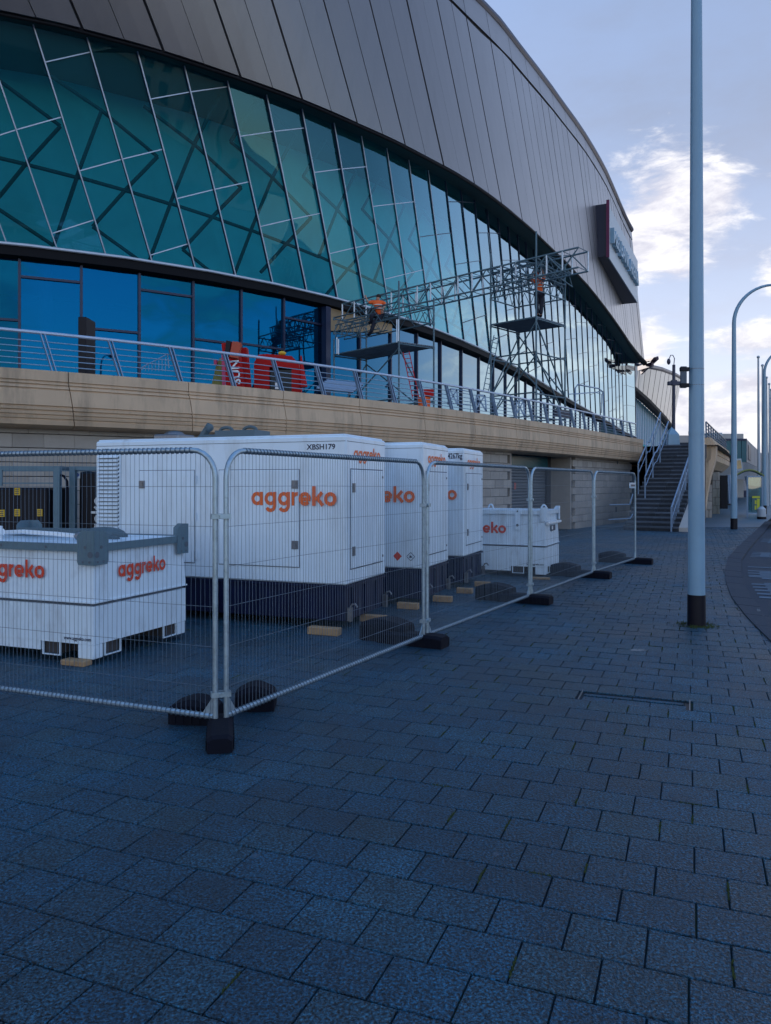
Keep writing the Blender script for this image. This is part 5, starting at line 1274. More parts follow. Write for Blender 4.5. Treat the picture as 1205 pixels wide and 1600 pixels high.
for k in range(5):
    a = tr_.lerp(far_t, k/5+.004); c = tr_.lerp(far_t, (k+1)/5-.004); b = MB(); b.slab([V3(a, zb_), V3(c, zb_), V3(c, tl.z), V3(a, tl.z)], (-.4,0,0)); b.build('wall_panel', M['greywall'], pv_)
a = tr_.lerp(far_t, .05); c = tr_.lerp(far_t, .16); b = MB(); b.slab([V3(a, zb_+.25)+Vector((.05,-.02,0)), V3(c, zb_+.25)+Vector((.05,-.02,0)), V3(c, tl.z-.35)+Vector((.05,-.02,0)), V3(a, tl.z-.35)+Vector((.05,-.02,0))], (-.03,0,0)); b.build('louvre_window', M['frame_b'], pv_)
b = MB(); b.add([Vector((tl.x, Yp-.0, zb_-.02)), Vector((tr_.x, Yp-.0, zb_-.02)), V3(far_t, zb_-.02), V3(far_t, zb_-1.3)+Vector((-1.2,0,0)), Vector((tr_.x-.9, Yp+1.5, zb_-1.3)), Vector((tl.x, Yp+1.5, zb_-1.3))], [(0,1,4,5),(1,2,3,4)]); b.build('soffit', M['white'], pv_)
b = MB(); b.box((tl.x-6, Yp+2.2, 0), (tr_.x-.2, Yp+2.6, zb_-.3)); b.build('lobby_front', M['blacksteel'], pv_)
for k in range(9):
    b = MB(); b.box((tl.x+1.6, Yp+1.2-.0+k*.08, k*.17), (tr_.x-1.2, Yp+2.15, (k+1)*.17-.02)); b.build('step', M['stair'], pv_)
for (ua, va, ub, vb) in ((1140, 787, 1136.5, 742), (1142.5, 787, 1139, 742), (1171, 770, 1166, 744)):
    b = MB(); b.tube(Q(ua, va, 60), Q(ub, vb, 60), .12, n=8); b.build('slanted_strut', M['rail'], pv_, smooth=True)
wh = thing('white_plant_room', 'pale flat roofed block rising behind the glazed pavilion', 'building', P(1120, 690, 100)); b = MB(); p0, p1_ = P(1108, 700, 100), P(1129, 676, 100); b.cbox((p0.x, 100, 0), (p1_.x, 116, p1_.z), .05); b.build('wall', M['signface'], wh)
b = MB(); b.cbox((p1_.x+.05, 100.5, 0), (p1_.x+3, 117, p1_.z-.1), .05); b.build('side_wall', M['concrete2'], wh)
po_ = thing('kiosk_display', 'white framed display case with a lit warm picture beyond the second lamp post', 'display case', P(1155, 730, 56))
b = MB(); f0, f1 = P(1148, 736, 56), P(1160, 717, 56)
b.slab([f0, P(1161.5, 734, 56), P(1158.5, 716.5, 56), P(1148, 717, 56)], (0,.3,0)); b.build('frame', M['signface'], po_)
b = MB(); b.slab([P(1149, 733, 55.9), P(1159.5, 731.5, 55.9), P(1157.5, 719, 55.9), P(1149, 719.5, 55.9)], (0,.06,0)); b.build('picture', mat('warm_print', (.55,.38,.18), .4, var=.4, vscale=1.5), po_)
# bus shelter
bs = thing('bus_shelter', 'glazed bus shelter with a curved green roof and a yellow poster near the far kerb', 'bus shelter', G(1180, 808))
Yb = 40.0; xl, xr = (1168-CX)*Yb/F, (1190-CX)*Yb/F; dpt = 4.0; dv = Vector((.42, .9, 0)).normalized()*dpt
A0, A1 = Vector((xl, Yb, 0)), Vector((xr, Yb-.1, 0))
for p in (A0, A1, A0+dv, A1+dv):
    b = MB(); b.bar(p, V3(p, 2.2), .08, .08, up=dv); b.build('post', M['rail'], bs)
b = MB(); rows = []
for q in range(9):
    f = q/8; c = Vector((lerp(xl-.75, xr+.05, f), Yb-.2, 2.2 + .32*math.sin(math.pi*f))); rows.append([c, c+dv*1.1])
b.grid(rows); b.grid([[p + Vector((0,0,-.06)) for p in r__] for r__ in rows]); b.grid([[r__[0], r__[0]+Vector((0,0,-.06))] for r__ in rows]); b.build('roof', M['greenroof'], bs)
for (p, q) in ((A0, A1), (A0+dv, A1+dv), (A0, A0+dv)):
    b = MB(); e = (q-p)*.06; b.add([V3(p+e, .25), V3(q-e, .25), V3(q-e, 2.1), V3(p+e, 2.1)], [(0,1,2,3)]); b.build('glass_pane', glass_mat('shelter_glass', (.25,.55,.6), (.02,.12,.14), .3, .15) if 'shelter_glass' not in bpy.data.materials else bpy.data.materials['shelter_glass'], bs)
for z in (.22, 2.13):
    b = MB(); b.bar(V3(A0, z), V3(A1, z), .06, .07); b.build('frame_rail', M['rail'], bs)
b = MB(); e = (A1-A0); b.slab([V3(A0+e*.28, .32)+Vector((0,-.05,0)), V3(A0+e*.80, .32)+Vector((0,-.05,0)), V3(A0+e*.80, 1.12)+Vector((0,-.05,0)), V3(A0+e*.28, 1.12)+Vector((0,-.05,0))], (0,.02,0)); po = b.build('poster', M['tealwall'], bs)
for (f0, f1, z0, z1) in ((.28,.80,1.02,1.12),(.60,.78,.34,.98),(.45,.56,.42,.62),(.46,.57,.7,.9)):
    b = MB(); b.slab([V3(A0+e*f0, z0)+Vector((0,-.058,0)), V3(A0+e*f1, z0)+Vector((0,-.058,0)), V3(A0+e*f1, z1)+Vector((0,-.058,0)), V3(A0+e*f0, z1)+Vector((0,-.058,0))], (0,.005,0)); b.build('print', M['lime'], po)
bn = thing('litter_bin', 'pale cylinder bin standing at the right foot of the bus shelter', 'bin', G(1190, 812)); b = MB(); c = G(1190, 811); b.path([c, c+Vector((0,0,.5)), c+Vector((0,0,.62))], [.2, .2, .08], n=14); b.build('body', M['signface'], bn, smooth=True)
b = MB(); b.tube(c+Vector((0,-.02,.0)), c+Vector((0,-.02,.12)), .215, n=14); b.build('base', M['blacksteel'], bn)
# distant strip on the right
t = thing('far_hoarding', 'low dark blue hoarding on the horizon beyond the flagpoles', 'hoarding', P(1200, 780, 105)); b = MB(); b.box((49, 105, 0), (90, 106, .9)); b.build('panel', M['frame_b'], t)
t = thing('far_building', 'distant blue grey building behind the flagpoles at the right edge', 'building', P(1200, 740, 150)); b = MB()
for k in range(5):
    b = MB(); b.cbox((70+k*9, 150, 0), (78.8+k*9, 165, 7.5+.8*(k % 3)), .1); b.build('block', M['tealwall'] if k % 2 else M['greywall'], t)

# white car at the kerb, only its front corner in frame
cr_ = thing('parked_car', 'white car whose front corner shows at the right edge by the far kerb', 'car', Vector((15.95, 29.8, -.05)), R(-28))
def carbody():
    prof_ = [(0, .22), (.02, .52), (.12, .66), (.9, .86), (1.45, 1.32), (2.9, 1.40), (3.7, 1.0), (4.15, .92), (4.2, .3)]
    rows = []
    for (y, z) in prof_:
        hw_ = .86 - (.14 if z > 1.1 else 0) - (.22 if y < .05 else (.08 if y < .2 else 0))
        rows.append([Vector((-hw_, y, .22)), Vector((-hw_, y, min(z, .7))), Vector((-hw_+.06, y, z)), Vector((0, y-(.06 if y < .2 else 0), z+.03)), Vector((hw_-.06, y, z)), Vector((hw_, y, min(z,.7))), Vector((hw_, y, .22))])
    b = MB(); b.grid(rows); b.add(rows[0], [tuple(range(7))]); b.add(rows[-1], [tuple(range(7))]); b.build('body', M['white'], cr_, world=False, smooth=True)
    b = MB(); b.add([(-.66, .93, .90), (.66, .93, .90), (.6, 1.42, 1.30), (-.6, 1.42, 1.30)], [(0,1,2,3)]); b.build('windscreen', M['glassdark'], cr_, world=False)
    for sx in (-1, 1):
        b = MB(); b.slab([(sx*.86, 1.2, .9), (sx*.86, 3.3, .95), (sx*.76, 2.9, 1.3), (sx*.76, 1.6, 1.25)], (sx*.01, 0, 0)); b.build('side_window', M['glassdark'], cr_, world=False)
        b = MB(); b.sphere((sx*.6, .04, .58), .12, (1.2,.5,.6)); b.build('headlight', M['signface'], cr_, world=False)
        for y in (.85, 3.4):
            b = MB(); b.tube((sx*.68, y, .31), (sx*.89, y, .31), .31, n=18); wl_ = b.build('wheel', M['black'], cr_, world=False); b = MB(); b.tube((sx*.885, y, .31), (sx*.90, y, .31), .2, n=14); b.build('rim', M['latch'], wl_, world=False)
    b = MB(); b.box((-.6, -.03, .30), (.6, .02, .42)); b.build('grille', M['blacksteel'], cr_, world=False)
carbody()

# ------------------------------------------------------------ scaffold towers, truss, ladders
def tower(name, label, corners, z0, zp, ztop, lifts, lattice, guard=True):
    """corners: near, right, far, left (xy)"""
    t = thing(name, label, 'scaffold tower', V3(corners[0], z0), 0, 'scaffold towers on the terrace')
    C4 = [Vector((c[0], c[1], 0)) for c in corners]
    for i, c in enumerate(C4):
        b = MB(); b.tube(V3(c, z0), V3(c, ztop[i]), .036, n=7); po_ = b.build('standard', M['scaf'], t)
        for z in lifts:
            b = MB(); b.tube(V3(c, z-.06), V3(c, z+.06), .045, n=6); b.build('coupler', M['scaf'], po_)
        b = MB(); b.tube(V3(c, z0), V3(c, z0+.02), .09, n=8); b.build('base_plate', M['scaf'], po_)
    for z in lifts:
        for i in range(4):
            a, c = C4[i], C4[(i+1) % 4]; b = MB(); b.tube(V3(a, z + (.05 if i % 2 else 0)), V3(c, z + (.05 if i % 2 else 0)), .030, n=6); b.build('ledger', M['scaf'], t)
    # diagonals
    for (za, zb) in lattice:
        for i in range(4):
            a, c = C4[i], C4[(i+1) % 4]
            if i % 2 == 0: a, c = c, a
            b = MB(); b.tube(V3(a, za), V3(c, zb), .030, n=6); b.build('brace', M['scaf'], t)
    # boards
    n_, f_, r__, l_ = C4[0], C4[2], C4[1], C4[3]
    nb = 8; gap = .17 if label.startswith('low wide') else .02
    for k in range(nb):
        f0, f1 = (k+gap/2)/nb, (k+1-gap*(1 if k < 4 else .2))/nb
        b = MB(); b.slab([V3(n_.lerp(r__, f0), zp), V3(n_.lerp(r__, f1), zp), V3(l_.lerp(f_, f1), zp), V3(l_.lerp(f_, f0), zp)], (0,0,.045)); b.build('board', M['plank'], t)
    return t, C4
def hq(h, u, v): Y = F*h/(HV-v); return ((u-CX)*Y/F, Y)
c2 = [hq(6.4, 838, 495.5), hq(6.4, 883, 509), hq(6.4, 811, 519.4), hq(6.4, 767, 508)]
c2 = [c2[0], c2[1], c2[2], c2[3]]
tw2, C2 = tower('scaffold_tower', 'tall braced scaffold tower with a standing worker on its boarded platform', c2, 3.5, CH+6.4, (11.4, 10.6, 10.4, 11.0), [4.3, 5.2, 6.75, CH+6.35, 9.15, 9.75], [(5.25, 7.95), (4.4, 6.7)])
for z in (10.2,):
    for i in range(4):
        a, c = C2[i], C2[(i+1)%4]; b = MB(); b.tube(V3(a, z), V3(c, z), .024, n=6); b.build('ledger', M['scaf'], tw2)
for i in range(4):
    a, c = C2[i], C2[(i+1) % 4]
    for k in range(4):
        p = a.lerp(c, k/4); q = a.lerp(c, (k+.5)/4); r__ = a.lerp(c, (k+1)/4)
        b = MB(); b.tube(V3(p, 9.18), V3(q, 9.74), .015, n=5); b.build('lacing', M['scaf'], tw2); b = MB(); b.tube(V3(q, 9.74), V3(r__, 9.18), .015, n=5); b.build('lacing', M['scaf'], tw2)
c1 = [hq(5.5, 623.5, 535), hq(5.5, 678, 542.6), hq(5.5, 572.6, 561.5), hq(5.5, 522, 554.6)]
tw1, C1 = tower('scaffold_tower', 'low wide scaffold tower below the climbing worker, with gapped boards', c1, 3.5, CH+5.5, (9.6, 9.2, 8.6, 7.9), [4.3, 5.0, CH+5.45, 8.15, 8.75], [(4.4, 7.0)])
for (u, va, vb, Y, m_) in ((526.5, 527, 553, 30.6, 'scaf_b'), (529, 530, 554, 30.6, 'scaf_b'), (620, 499, 535, 29.2, 'scaf_b'), (622.5, 499, 533, 29.2, 'scaf_b')):
    b = MB(); b.tube(P(u, va, Y), P(u, vb, Y), .025, n=6); b.build('spare_tube', M[m_], tw1)
for i in range(4):
    a, c = C1[i], C1[(i+1) % 4]
    for k in range(4):
        p = a.lerp(c, k/4); q = a.lerp(c, (k+.5)/4); r__ = a.lerp(c, (k+1)/4)
        b = MB(); b.tube(V3(p, 8.18), V3(q, 8.72), .015, n=5); b.build('lacing', M['scaf'], tw1); b = MB(); b.tube(V3(q, 8.72), V3(r__, 8.18), .015, n=5); b.build('lacing', M['scaf'], tw1)

ts = thing('lattice_truss', 'long square lattice truss bridging the two scaffold towers under the glass', 'truss', P(700, 435, 31))
tA, tB = P(535, 475, 33.6), P(904, 386.5, 28.6); dz_ = .74; dpv = Vector((.5, .55, .0))    # near top chord ends, box depth vector
chords = [(Vector((0,0,0))), Vector((0,0,-dz_)), dpv, dpv + Vector((0,0,-dz_))]
for k, o in enumerate(chords):
    b = MB(); b.tube(tA+o, tB+o, .036, n=7); b.build('chord', M['scaf'], ts)
nseg = 17
for k in range(nseg+1):
    p = tA.lerp(tB, k/nseg)
    for (oa, ob_) in ((0,1), (2,3)):
        if (k + oa) % 3 != 2: 
            b = MB(); b.tube(p+chords[oa], p+chords[ob_], .034, n=7); b.build('vertical', M['scaf_b'], ts)
    for (oa, ob_) in ((0,2), (1,3)):
        b = MB(); b.tube(p+chords[oa], p+chords[ob_], .015, n=5); b.build('spacer', M['scaf'], ts)
    if k < nseg:
        q = tA.lerp(tB, (k+1)/nseg)
        for (oa, ob_) in ((0,1), (2,3)):
            a, c = (oa, ob_) if (k + oa//2) % 2 else (ob_, oa); b = MB(); b.tube(p+chords[a], q+chords[c], .024, n=5); b.build('diagonal', M['scaf'], ts)
        a, c = (0, 2) if k % 2 else (2, 0); b = MB(); b.tube(p+chords[a], q+chords[c], .014, n=5); b.build('diagonal', M['scaf'], ts)
# cross trusses bundled over the tall tower
rt_ = random.Random(4)
for n_, (ua, va, ub, vb, Y, lab) in enumerate(((806, 412, 862, 428, 29.6, 'short lattice truss lying across the tall tower above the worker'), (772, 420, 836, 442, 30.6, 'short lattice truss on the left side of the tall tower top'), (838, 402, 880, 432, 29.9, 'dark short lattice truss at the right side of the tall tower top'))):
    t = thing('short_truss', lab, 'truss', P(ua, va, Y), 0, 'short trusses stacked on the tall tower')
    A, B_ = P(ua, va, Y), P(ub, vb, Y+1.4); ch = [Vector((0,0,0)), Vector((0,0,-.5)), Vector((.3,-.3,0)), Vector((.3,-.3,-.5))]
    for o in ch: b = MB(); b.tube(A+o, B_+o, .028, n=6); b.build('chord', M['scaf'], t)
    for k in range(6):
        p, q = A.lerp(B_, k/6), A.lerp(B_, (k+1)/6)
        for (x_, y_) in ((0,1),(2,3)):
            b = MB(); b.tube(p+ch[x_ if k%2 else y_], q+ch[y_ if k%2 else x_], .016, n=5); b.build('diagonal', M['scaf'], t)
        b = MB(); b.tube(p+ch[0], p+ch[2], .016, n=5); b.build('spacer', M['scaf'], t)
def ladder(a0, a1, b0, b1, nr, m_, label):
    t = thing('ladder', label, 'ladder', a0)
    for (p, q) in ((a0, a1), (b0, b1)): b = MB(); b.bar(p, q, .03, .06, up=(0,1,0)); b.build('stile', M[m_], t)
    for k in range(nr): f = (k+.6)/nr; b = MB(); b.tube(a0.lerp(a1, f), b0.lerp(b1, f), .014, n=5); b.build('rung', M[m_], t)
ladder(P(645, 622, 28.5), P(630, 551, 29.6), P(655, 622, 28.5), P(639.5, 550, 29.6), 10, 'machred', 'red ladder leaning on the low scaffold tower')
ladder(P(755, 612, 29.5), P(772, 524, 30.6), P(763, 614, 29.5), P(779.5, 526, 30.6), 11, 'scaf', 'grey ladder leaning against the tall scaffold tower')
# site bits on the terrace
def bent_barrier(pts, r_, label, mid=None):
    t = thing('tube_barrier', label, 'barrier', pts[0], 0, 'tube barriers on the terrace'); b = MB(); b.path(pts, r_, n=7); b.build('hoop', M['rail'], t, smooth=True)
    for m0, m1 in (mid or []): b = MB(); b.tube(m0, m1, r_*.6, n=5); b.build('bar', M['rail'], t)
bent_barrier([P(899, 645, 31), P(899, 606, 31), P(903, 601, 31), P(935, 607, 33), P(942, 612, 33.3), P(944, 655, 33.3)], .03, 'bent tube barrier standing on the terrace right of the tall tower', [(P(899, 616, 31), P(940, 612, 33))])
bent_barrier([P(940, 645, 34), P(940, 616, 34), P(930, 613, 34), P(888, 616, 32)], .02, 'thin tube barrier behind the bent one at the right end of the terrace', [])
bent_barrier([P(222, 578, 18.5), P(222, 574, 18.5), P(262, 553, 19.5), P(264, 575, 19.5)], .015, 'folded grey barrier leaning behind the railing, left of the red machine', [(P(lerp(222,264,k/8), lerp(575,556,k/8), 19), P(lerp(222,264,k/8), 580, 19)) for k in range(1, 8)])
bent_barrier([P(690, 650, 27), P(735, 652, 27.6), P(735, 612, 27.6), P(705, 607, 27)], .02, 'grey tube barrier behind the railing between the two towers', [(P(690, 630, 27), P(735, 632, 27.6))])
bk_ = thing('orange_bucket', 'bright orange tub standing behind the railing at the foot of the red ladder', 'bucket', P(663, 628, 25)); c = V3(P(663, 628, 25), 3.5)
b = MB(); b.path([c, c+Vector((0,0,1.05))], [.17, .21], n=12); b.build('tub', M['hivis'], bk_, smooth=True); b = MB(); b.cbox(tuple(c+Vector((-.05,-.2,1.06))), tuple(c+Vector((.3,.2,1.3))), .02); b.build('lid', M['machred'], bk_)
tt = thing('totem_sign', 'tall narrow black totem sign standing on the terrace behind the railing', 'sign', V3(P(134, 580, 17), 3.5)); a = V3(P(129, 580, 17.3), 3.5); zt_ = P(0, 495, 17).z
b = MB(); b.cbox((a.x+.02, a.y-.3, 3.5), (a.x+.20, a.y+.25, zt_), .01); b.build('panel', M['blacksteel'], tt); b = MB(); b.box((a.x-.0, a.y-.2, 3.5), (a.x+.018, a.y+.2, zt_-.15)); b.build('edge', M['frame_b'], tt)
# boom lift and red machine cab
bl_ = thing('boom_lift', 'red boom lift with orange mast and white lettering parked behind the railing', 'boom lift', V3(P(370, 600, 20), 3.5)); YB = 20.0
b = MB(); b.bar(V3(P(372, 0, YB), 3.7), P(361, 537, YB), .42, .36, up=(0,1,0)); b.build('lower_boom', M['machred'], bl_)
b = MB(); b.bar(V3(P(386, 0, YB+.5), 3.7), P(378, 545, YB+.5), .3, .3, up=(0,1,0)); b.build('boom_link', M['machred'], bl_)
b = MB(); b.bar(P(366, 560, YB-.25), P(371, 536, YB-.2), .22, .18, up=(0,1,0)); b.build('cylinder', M['machor'], bl_)
b = MB(); b.bar(P(356, 558, YB-.1), P(359, 534, YB-.1), .12, .3, up=(0,1,0)); b.build('bracket', M['blacksteel'], bl_)
b = MB(); bx0 = V3(P(374, 0, YB), 3.5); text_into(b, 'SUN', P(376, 600, YB-.24), Vector((-.09,0,1)), Vector((-1,0,-.09)), .22, .0, width=.62); b.build('lettering', M['whiteink'], bl_, recalc=False)
b = MB(); b.cbox(tuple(bx0+Vector((-.5,-.4,.15))), tuple(bx0+Vector((.9,1.0,.5))), .04); b.build('chassis', M['blacksteel'], bl_)
for (x, y) in ((-.35,-.35),(.7,-.35),(-.35,.9),(.7,.9)): b = MB(); b.tube(bx0+Vector((x,y-.12,.25)), bx0+Vector((x,y+.12,.25)), .25, n=14); b.build('wheel', M['black'], bl_)
rc = thing('red_site_machine', 'rounded red machine cab with dark windows beside the boom lift on the terrace', 'machine', V3(P(435, 600, 21), 3.5)); YR = 21.0
pl = P(397, 610, YR).x; pr = P(472, 610, YR).x; zt_ = P(0, 553, YR).z
b = MB(); b.prism([(0,.3),(0,zt_-3.5-.25),(.12,zt_-3.5-.02),(.35,zt_-3.5),(pr-pl-.28,zt_-3.5-.06),(pr-pl-.08,zt_-3.5-.28),(pr-pl-.08,zt_-3.5-.4),(.42,zt_-3.5-.36),(.42,.3)], (pl, YR, 3.5), (1,0,0), (0,0,1), (0,1.2,0)); b.build('cab_shell', M['machred'], rc)
b = MB(); b.box((pl+.43, YR+.1, 3.8), (pr-.2, YR+1.1, zt_-.42)); b.build('window', M['glassdark'], rc)
b = MB(); b.box((pr-.28, YR-.02, 3.55), (pr-.02, YR+.25, zt_-.42)); b.build('front_post', M['machred'], rc)
b = MB(); b.box((pl, YR+.05, 3.55), (pr+.1, YR+1.15, 3.79)); b.build('base', M['machred'], rc)
b = MB(); b.sphere(P(441, 552, YR+.4), .09, (1.2,1,.7)); b.build('beacon', M['yellow'], rc)
b = MB(); b.box(tuple(P(430, 608, YR-.05)), tuple(P(437, 598, YR-.02))); b.build('plate', M['whiteink'], rc)
cs_ = thing('traffic_cone_stack', 'dark red pointed stack standing right of the red machine', 'cone', P(474, 580, 20.6)); b = MB(); b.path([P(474, 605, 20.6), P(470.5, 556, 20.6)], [.12, .02], n=8); b.build('cone', M['machred'], cs_, smooth=True)
rb_ = thing('canvas_bundle', 'bundle of olive canvas rolls with pink straps behind the railing', 'bundle', V3(P(342, 600, 19), 3.5)); rz_ = random.Random(2)
for k, (u, vt, m_) in enumerate(((331, 573, 'olive'), (335, 568, 'olive'), (339, 563, 'olive'), (343, 560, 'olive'), (347, 566, 'olive'))):
    b = MB(); p = V3(P(u, 0, 19), 3.5); q = P(u + (346-u)*.55, vt, 19.1); b.path([p, p.lerp(q, .6), q], [.09, .08, .03], n=8); b.build('roll', M[m_], rb_, smooth=True)
b = MB(); p = V3(P(350.5, 0, 18.9), 3.5); b.bar(p, P(349, 553, 18.9), .08, .04, up=(0,1,0)); b.build('strap', M['pink'], rb_)
b = MB(); b.cbox(tuple(P(334, 570, 19)), tuple(P(341, 564, 19.2)), .01); b.build('strap', M['pink'], rb_)
gs = thing('pipe_stack', 'low stack of grey pipes lying on the terrace below the low scaffold tower', 'pipes', V3(P(530, 620, 24), 3.5))
for k in range(6):
    b = MB(); b.tube(P(495+k*3, 606-k*2.2, 24+.2*k), P(552+k*3, 612-k*2.2, 24.6+.2*k), .05, n=7); b.build('pipe', M['rail'], gs)
pl_ = thing('pallet_of_frames', 'dark blue folded steel frames stacked behind the railing below the tall tower', 'frames', V3(P(880, 650, 30), 3.5))
for k in range(5):
    b = MB(); b.bar(P(868, 650-k*2.5, 29.5), P(893, 653-k*2.5, 30.5), .1, .05); b.build('frame', M['frame_b'], pl_)
for k, (ua, ub) in enumerate(((700,716),(742,760),(805,820))):
    t = thing('folded_frame', ['blue grey folded frame leaning at the railing near the orange tub', 'blue grey folded frame leaning at the railing under the grey ladder', 'blue grey folded frame leaning at the railing under the tall tower'][k], 'frame', P(ua, 640, 26.5), 0, 'folded frames along the railing')
    vb = 632 + k*9; Y = (25.2, 26.0, 28.6)[k]
    for (x0, y0, x1, y1) in ((ua, vb, ua+3, vb-24), (ub, vb+2, ub-2, vb-23), (ua, vb, ub-2, vb-23), (ub, vb+2, ua+3, vb-24), (ua+3, vb-24, ub-2, vb-23)): b = MB(); b.bar(P(x0, y0, Y), P(x1, y1, Y), .05, .03, up=(0,1,0)); b.build('leg', M['rail'], t)

# ------------------------------------------------------------ people
def skin_body(name, joints, edges, radii, m, parent, lvl=1):
    me = bpy.data.meshes.new(name); ks = list(joints); me.from_pydata([tuple(joints[k] - parent.location) for k in ks], [(ks.index(a), ks.index(b)) for a, b in edges], [])
    o = bpy.data.objects.new(name, me); COL.objects.link(o); o.parent = parent; me.materials.append(m)
    md = o.modifiers.new('skin', 'SKIN'); md.use_smooth_shade = True
    for i, k in enumerate(ks):
        sv_ = me.skin_vertices[0].data[i]; sv_.radius = (radii[k], radii[k]); sv_.use_root = (i == 0)
    sd = o.modifiers.new('sub', 'SUBSURF'); sd.levels = lvl; sd.render_levels = lvl
    return o
def person(label, base, J, hair='hair', helmet=None):
    """J: dict of world joints"""
    t = thing('person', label, 'person', base, 0, 'scaffolders in orange tops')
    rad = dict(pelvis=.13, spine=.12, chest=.15, neck=.055, head=.085, top=.075, sL=.065, sR=.065, eL=.042, eR=.042, wL=.03, wR=.03, hL=.035, hR=.035, kL=.065, kR=.065, thL=.09, thR=.09, aL=.045, aR=.045, tL=.035, tR=.035, hipL=.1, hipR=.1)
    E_ = [('pelvis','spine'),('spine','chest'),('chest','neck'),('neck','head'),('head','top'),('chest','sL'),('chest','sR'),('sL','eL'),('sR','eR'),('eL','wL'),('eR','wR'),('wL','hL'),('wR','hR'),('pelvis','hipL'),('pelvis','hipR'),('hipL','kL'),('hipR','kR'),('kL','aL'),('kR','aR'),('aL','tL'),('aR','tR')]
    ks = []
    for a, b in E_:
        for k in (a, b):
            if k not in ks: ks.append(k)
    skin_body('body', {k: J[k] for k in ks}, E_, rad, M['skin'], t)
    up_ = ['spine','chest','sL','sR','eL','eR','pelvis']; r2 = {k: rad[k]+.035 for k in up_}; r2['pelvis'] = rad['pelvis']+.02
    skin_body('hi_vis_top', {k: J[k] for k in up_}, [('spine','chest'),('chest','sL'),('chest','sR'),('sL','eL'),('sR','eR'),('spine','pelvis')], r2, M['hivis'], t)
    lo_ = ['pelvis','hipL','hipR','kL','kR','aL','aR']; r3 = {k: rad[k]+.03 for k in lo_}; r3['pelvis'] = rad['pelvis']+.012
    skin_body('trousers', {k: J[k] for k in lo_}, [('pelvis','hipL'),('pelvis','hipR'),('hipL','kL'),('hipR','kR'),('kL','aL'),('kR','aR')], r3, M['trouser'], t)
    for s_ in 'LR':
        b = MB(); b.path([J['a'+s_] + Vector((0,0,.03)), J['a'+s_] + (J['t'+s_]-J['a'+s_])*.5, J['t'+s_]*1.0], [.06, .065, .05], n=8); b.build('boot', M['black'], t, smooth=True)
        # hand with five digits
        w_, h_ = J['w'+s_], J['h'+s_]; d_ = (h_-w_).normalized(); sd = d_.cross(Vector((0,1,.2))).normalized()
        for k in range(4): b = MB(); p = h_ + sd*(k-1.5)*.02; b.path([p, p+d_*(.05+.01*(k in (1,2))), p+d_*.07+Vector((0,.02,-.01))], [.010,.009,.007], n=5); b.build('finger', M['skin'], t)
        b = MB(); b.path([h_-d_*.02+sd*.03, h_+sd*.06+d_*.02], [.012,.009], n=5); b.build('thumb', M['skin'], t)
    hd_ = J['head'].lerp(J['top'], .5); up = (J['top']-J['head']).normalized()
    b = MB(); b.sphere(hd_ + up*.03, .125 if helmet else .11, (1,1.05,.85)); b.build('helmet' if helmet else 'hair', M[helmet or hair], t, smooth=True)
    bz = J['spine'].lerp(J['chest'], .35)
    for f_ in (.1, .75):
        c_ = J['spine'].lerp(J['chest'], f_); b = MB(); b.path([c_ + Vector((math.cos(q*math.pi/6)*.185, math.sin(q*math.pi/6)*.175, 0)) for q in range(12)], .022, n=5, closed=True); b.build('reflective_band', M['reflect'], t)
    return t
def PJ(u, v, Y): return P(u, v, Y)
Y1 = 31.0
J1 = dict(pelvis=PJ(593, 492, Y1), spine=PJ(592, 484, Y1-.05), chest=PJ(590, 475, Y1-.05), neck=PJ(590, 469, Y1), head=PJ(591, 466, Y1), top=PJ(592, 462, Y1+.05),
  sL=PJ(583, 472, Y1), sR=PJ(597, 473, Y1), eL=PJ(576, 473, Y1), eR=PJ(603, 475, Y1-.1), wL=PJ(573, 467, Y1), wR=PJ(599, 482, Y1-.2), hL=PJ(571.5, 463.5, Y1), hR=PJ(598, 486, Y1-.2),
  hipL=PJ(589, 494, Y1), hipR=PJ(597, 495, Y1), kL=PJ(580, 492, Y1-.35), kR=PJ(585, 503, Y1-.25), aL=PJ(581, 503, Y1-.2), aR=PJ(580, 520, Y1-.25), tL=PJ(577, 505, Y1-.3), tR=PJ(575.5, 523.5, Y1-.35))
person('worker in orange hi-vis top sitting on the truss with one arm raised', V3(J1['pelvis'], J1['pelvis'].z), J1)
Y2 = 30.1
J2 = dict(pelvis=PJ(843, 458, Y2), spine=PJ(843, 450, Y2), chest=PJ(842, 442, Y2), neck=PJ(841, 436, Y2), head=PJ(839, 432, Y2+.05), top=PJ(838, 427.5, Y2+.08),
  sL=PJ(835.5, 439, Y2), sR=PJ(848, 439, Y2), eL=PJ(829.5, 438, Y2+.1), eR=PJ(851, 432, Y2+.1), wL=PJ(832, 429, Y2+.2), wR=PJ(848, 424, Y2+.15), hL=PJ(834, 425, Y2+.2), hR=PJ(847, 420, Y2+.15),
  hipL=PJ(839.5, 460, Y2), hipR=PJ(846.5, 460, Y2), kL=PJ(838.5, 477, Y2-.03), kR=PJ(846, 477, Y2), aL=PJ(840.5, 491, Y2), aR=PJ(845.5, 492, Y2), tL=PJ(839.5, 494, Y2+.22), tR=PJ(844.5, 495, Y2+.25))
person('worker in orange top and navy trousers standing on the tall tower platform', V3(J2['pelvis'], CH+6.45), J2, helmet='machor')

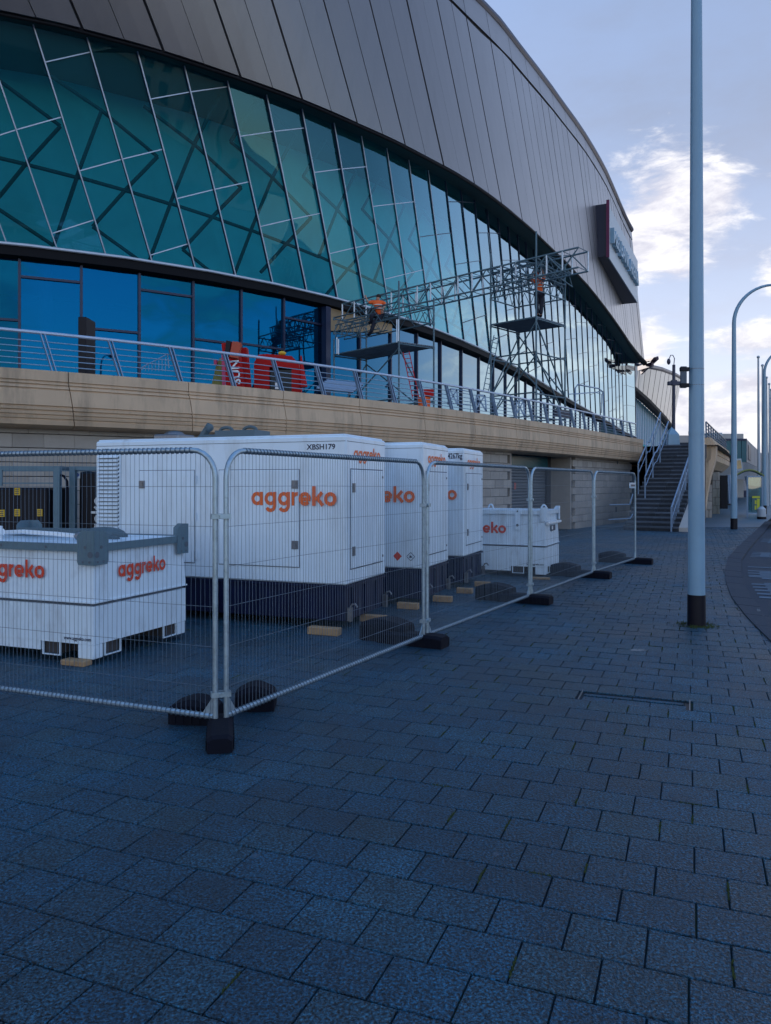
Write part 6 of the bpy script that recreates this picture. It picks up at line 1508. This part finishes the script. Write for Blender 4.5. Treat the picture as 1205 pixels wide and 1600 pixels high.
# ------------------------------------------------------------ buildings across the road (out of frame, seen as reflections in the glass)
M['brick'] = mat('dark_brick', (.10, .06, .05), .9, var=.2, vscale=1)
M['buff'] = mat('buff_stone', (.42, .36, .28), .9, var=.1)
for k in range(7):
    y0 = -140 + k*21; hgt = (13, 16, 12.5, 15, 13.5, 17, 14)[k]
    t = thing('dockside_block', 'dark brick waterfront block %s across the road, mirrored in the arena glass' % ('with the tallest gable' if hgt == 17 else 'in the far terrace'), 'building', (98, y0, 0), 0, 'brick blocks across the road')
    t['label'] = 'dark brick waterfront block across the road, ' + ['farthest behind the camera', 'second farthest behind the camera, taller', 'third from the far end', 'middle block of the row', 'third from the buff block', 'with the tallest gable', 'next to the buff stone block'][k]
    b = MB(); b.cbox((98, y0, 0), (118, y0+20.6, hgt), .1); b.build('wall', M['brick'], t)
    b = MB(); b.prism([(0,0),(20.6,0),(10.3,4.5)], (98, y0, hgt+.01), (0,1,0), (0,0,1), (20,0,0)); b.build('roof', M['roof'], t)
    for fl_ in range(3):
        for w_ in range(5):
            b = MB(); yy = y0 + 2 + w_*3.8; b.box((97.9, yy, 1.5+fl_*4), (97.98, yy+1.6, 3.9+fl_*4)); b.build('window', M['glassdark'], t)
t = thing('buff_hotel', 'buff stone stepped block across the road, mirrored in the arena glass', 'building', (95, 8, 0))
for k, (y0, y1, h_) in enumerate(((8, 12, 11), (12.1, 16, 14), (16.1, 20, 10), (20.1, 24, 13))):
    b = MB(); b.cbox((95, y0, 0), (112, y1, h_), .1); b.build('wall', M['buff'] if k % 2 == 0 else M['brick'], t)

# weeds and grit at the foot of the big lamp post
ws = MB(); rw_ = random.Random(21)
for k in range(420):
    a_ = rw_.uniform(0, 6.28); rr_ = .112 + abs(rw_.gauss(0, .055)); p = Vector((3.79 + math.cos(a_)*rr_*1.3, 9.36 + math.sin(a_)*rr_, 0)); h_ = rw_.uniform(.008, .04)
    w_ = rw_.uniform(.003, .008); e_ = Vector((math.cos(a_+1.2)*w_, math.sin(a_+1.2)*w_, 0)); ws.add([p-e_, p+e_, p+Vector((rw_.uniform(-.02,.02), rw_.uniform(-.02,.02), h_))], [(0,1,2)])
wo = ws.build('weeds', M['moss'], recalc=False); tag(wo, 'green weeds and moss round the black base of the big lamp post', 'weeds'); wo['kind'] = 'stuff'
t = thing('short_truss', 'short lattice truss lying along the left side of the low scaffold tower', 'truss', P(530, 505, 31.5), 0, 'short trusses stacked on the tall tower')
A, B_ = P(524, 508, 32.3), P(592, 492, 30.6); ch = [Vector((0,0,0)), Vector((0,0,-.55)), Vector((.35,.3,0)), Vector((.35,.3,-.55))]
for o in ch: b = MB(); b.tube(A+o, B_+o, .024, n=6); b.build('chord', M['scaf'], t)
for k in range(7):
    p, q = A.lerp(B_, k/7), A.lerp(B_, (k+1)/7)
    for (x_, y_) in ((0,1),(2,3)): b = MB(); b.tube(p+ch[x_ if k%2 else y_], q+ch[y_ if k%2 else x_], .015, n=5); b.build('diagonal', M['scaf'], t)
    b = MB(); b.tube(p+ch[0], p+ch[1], .015, n=5); b.build('vertical', M['scaf'], t)
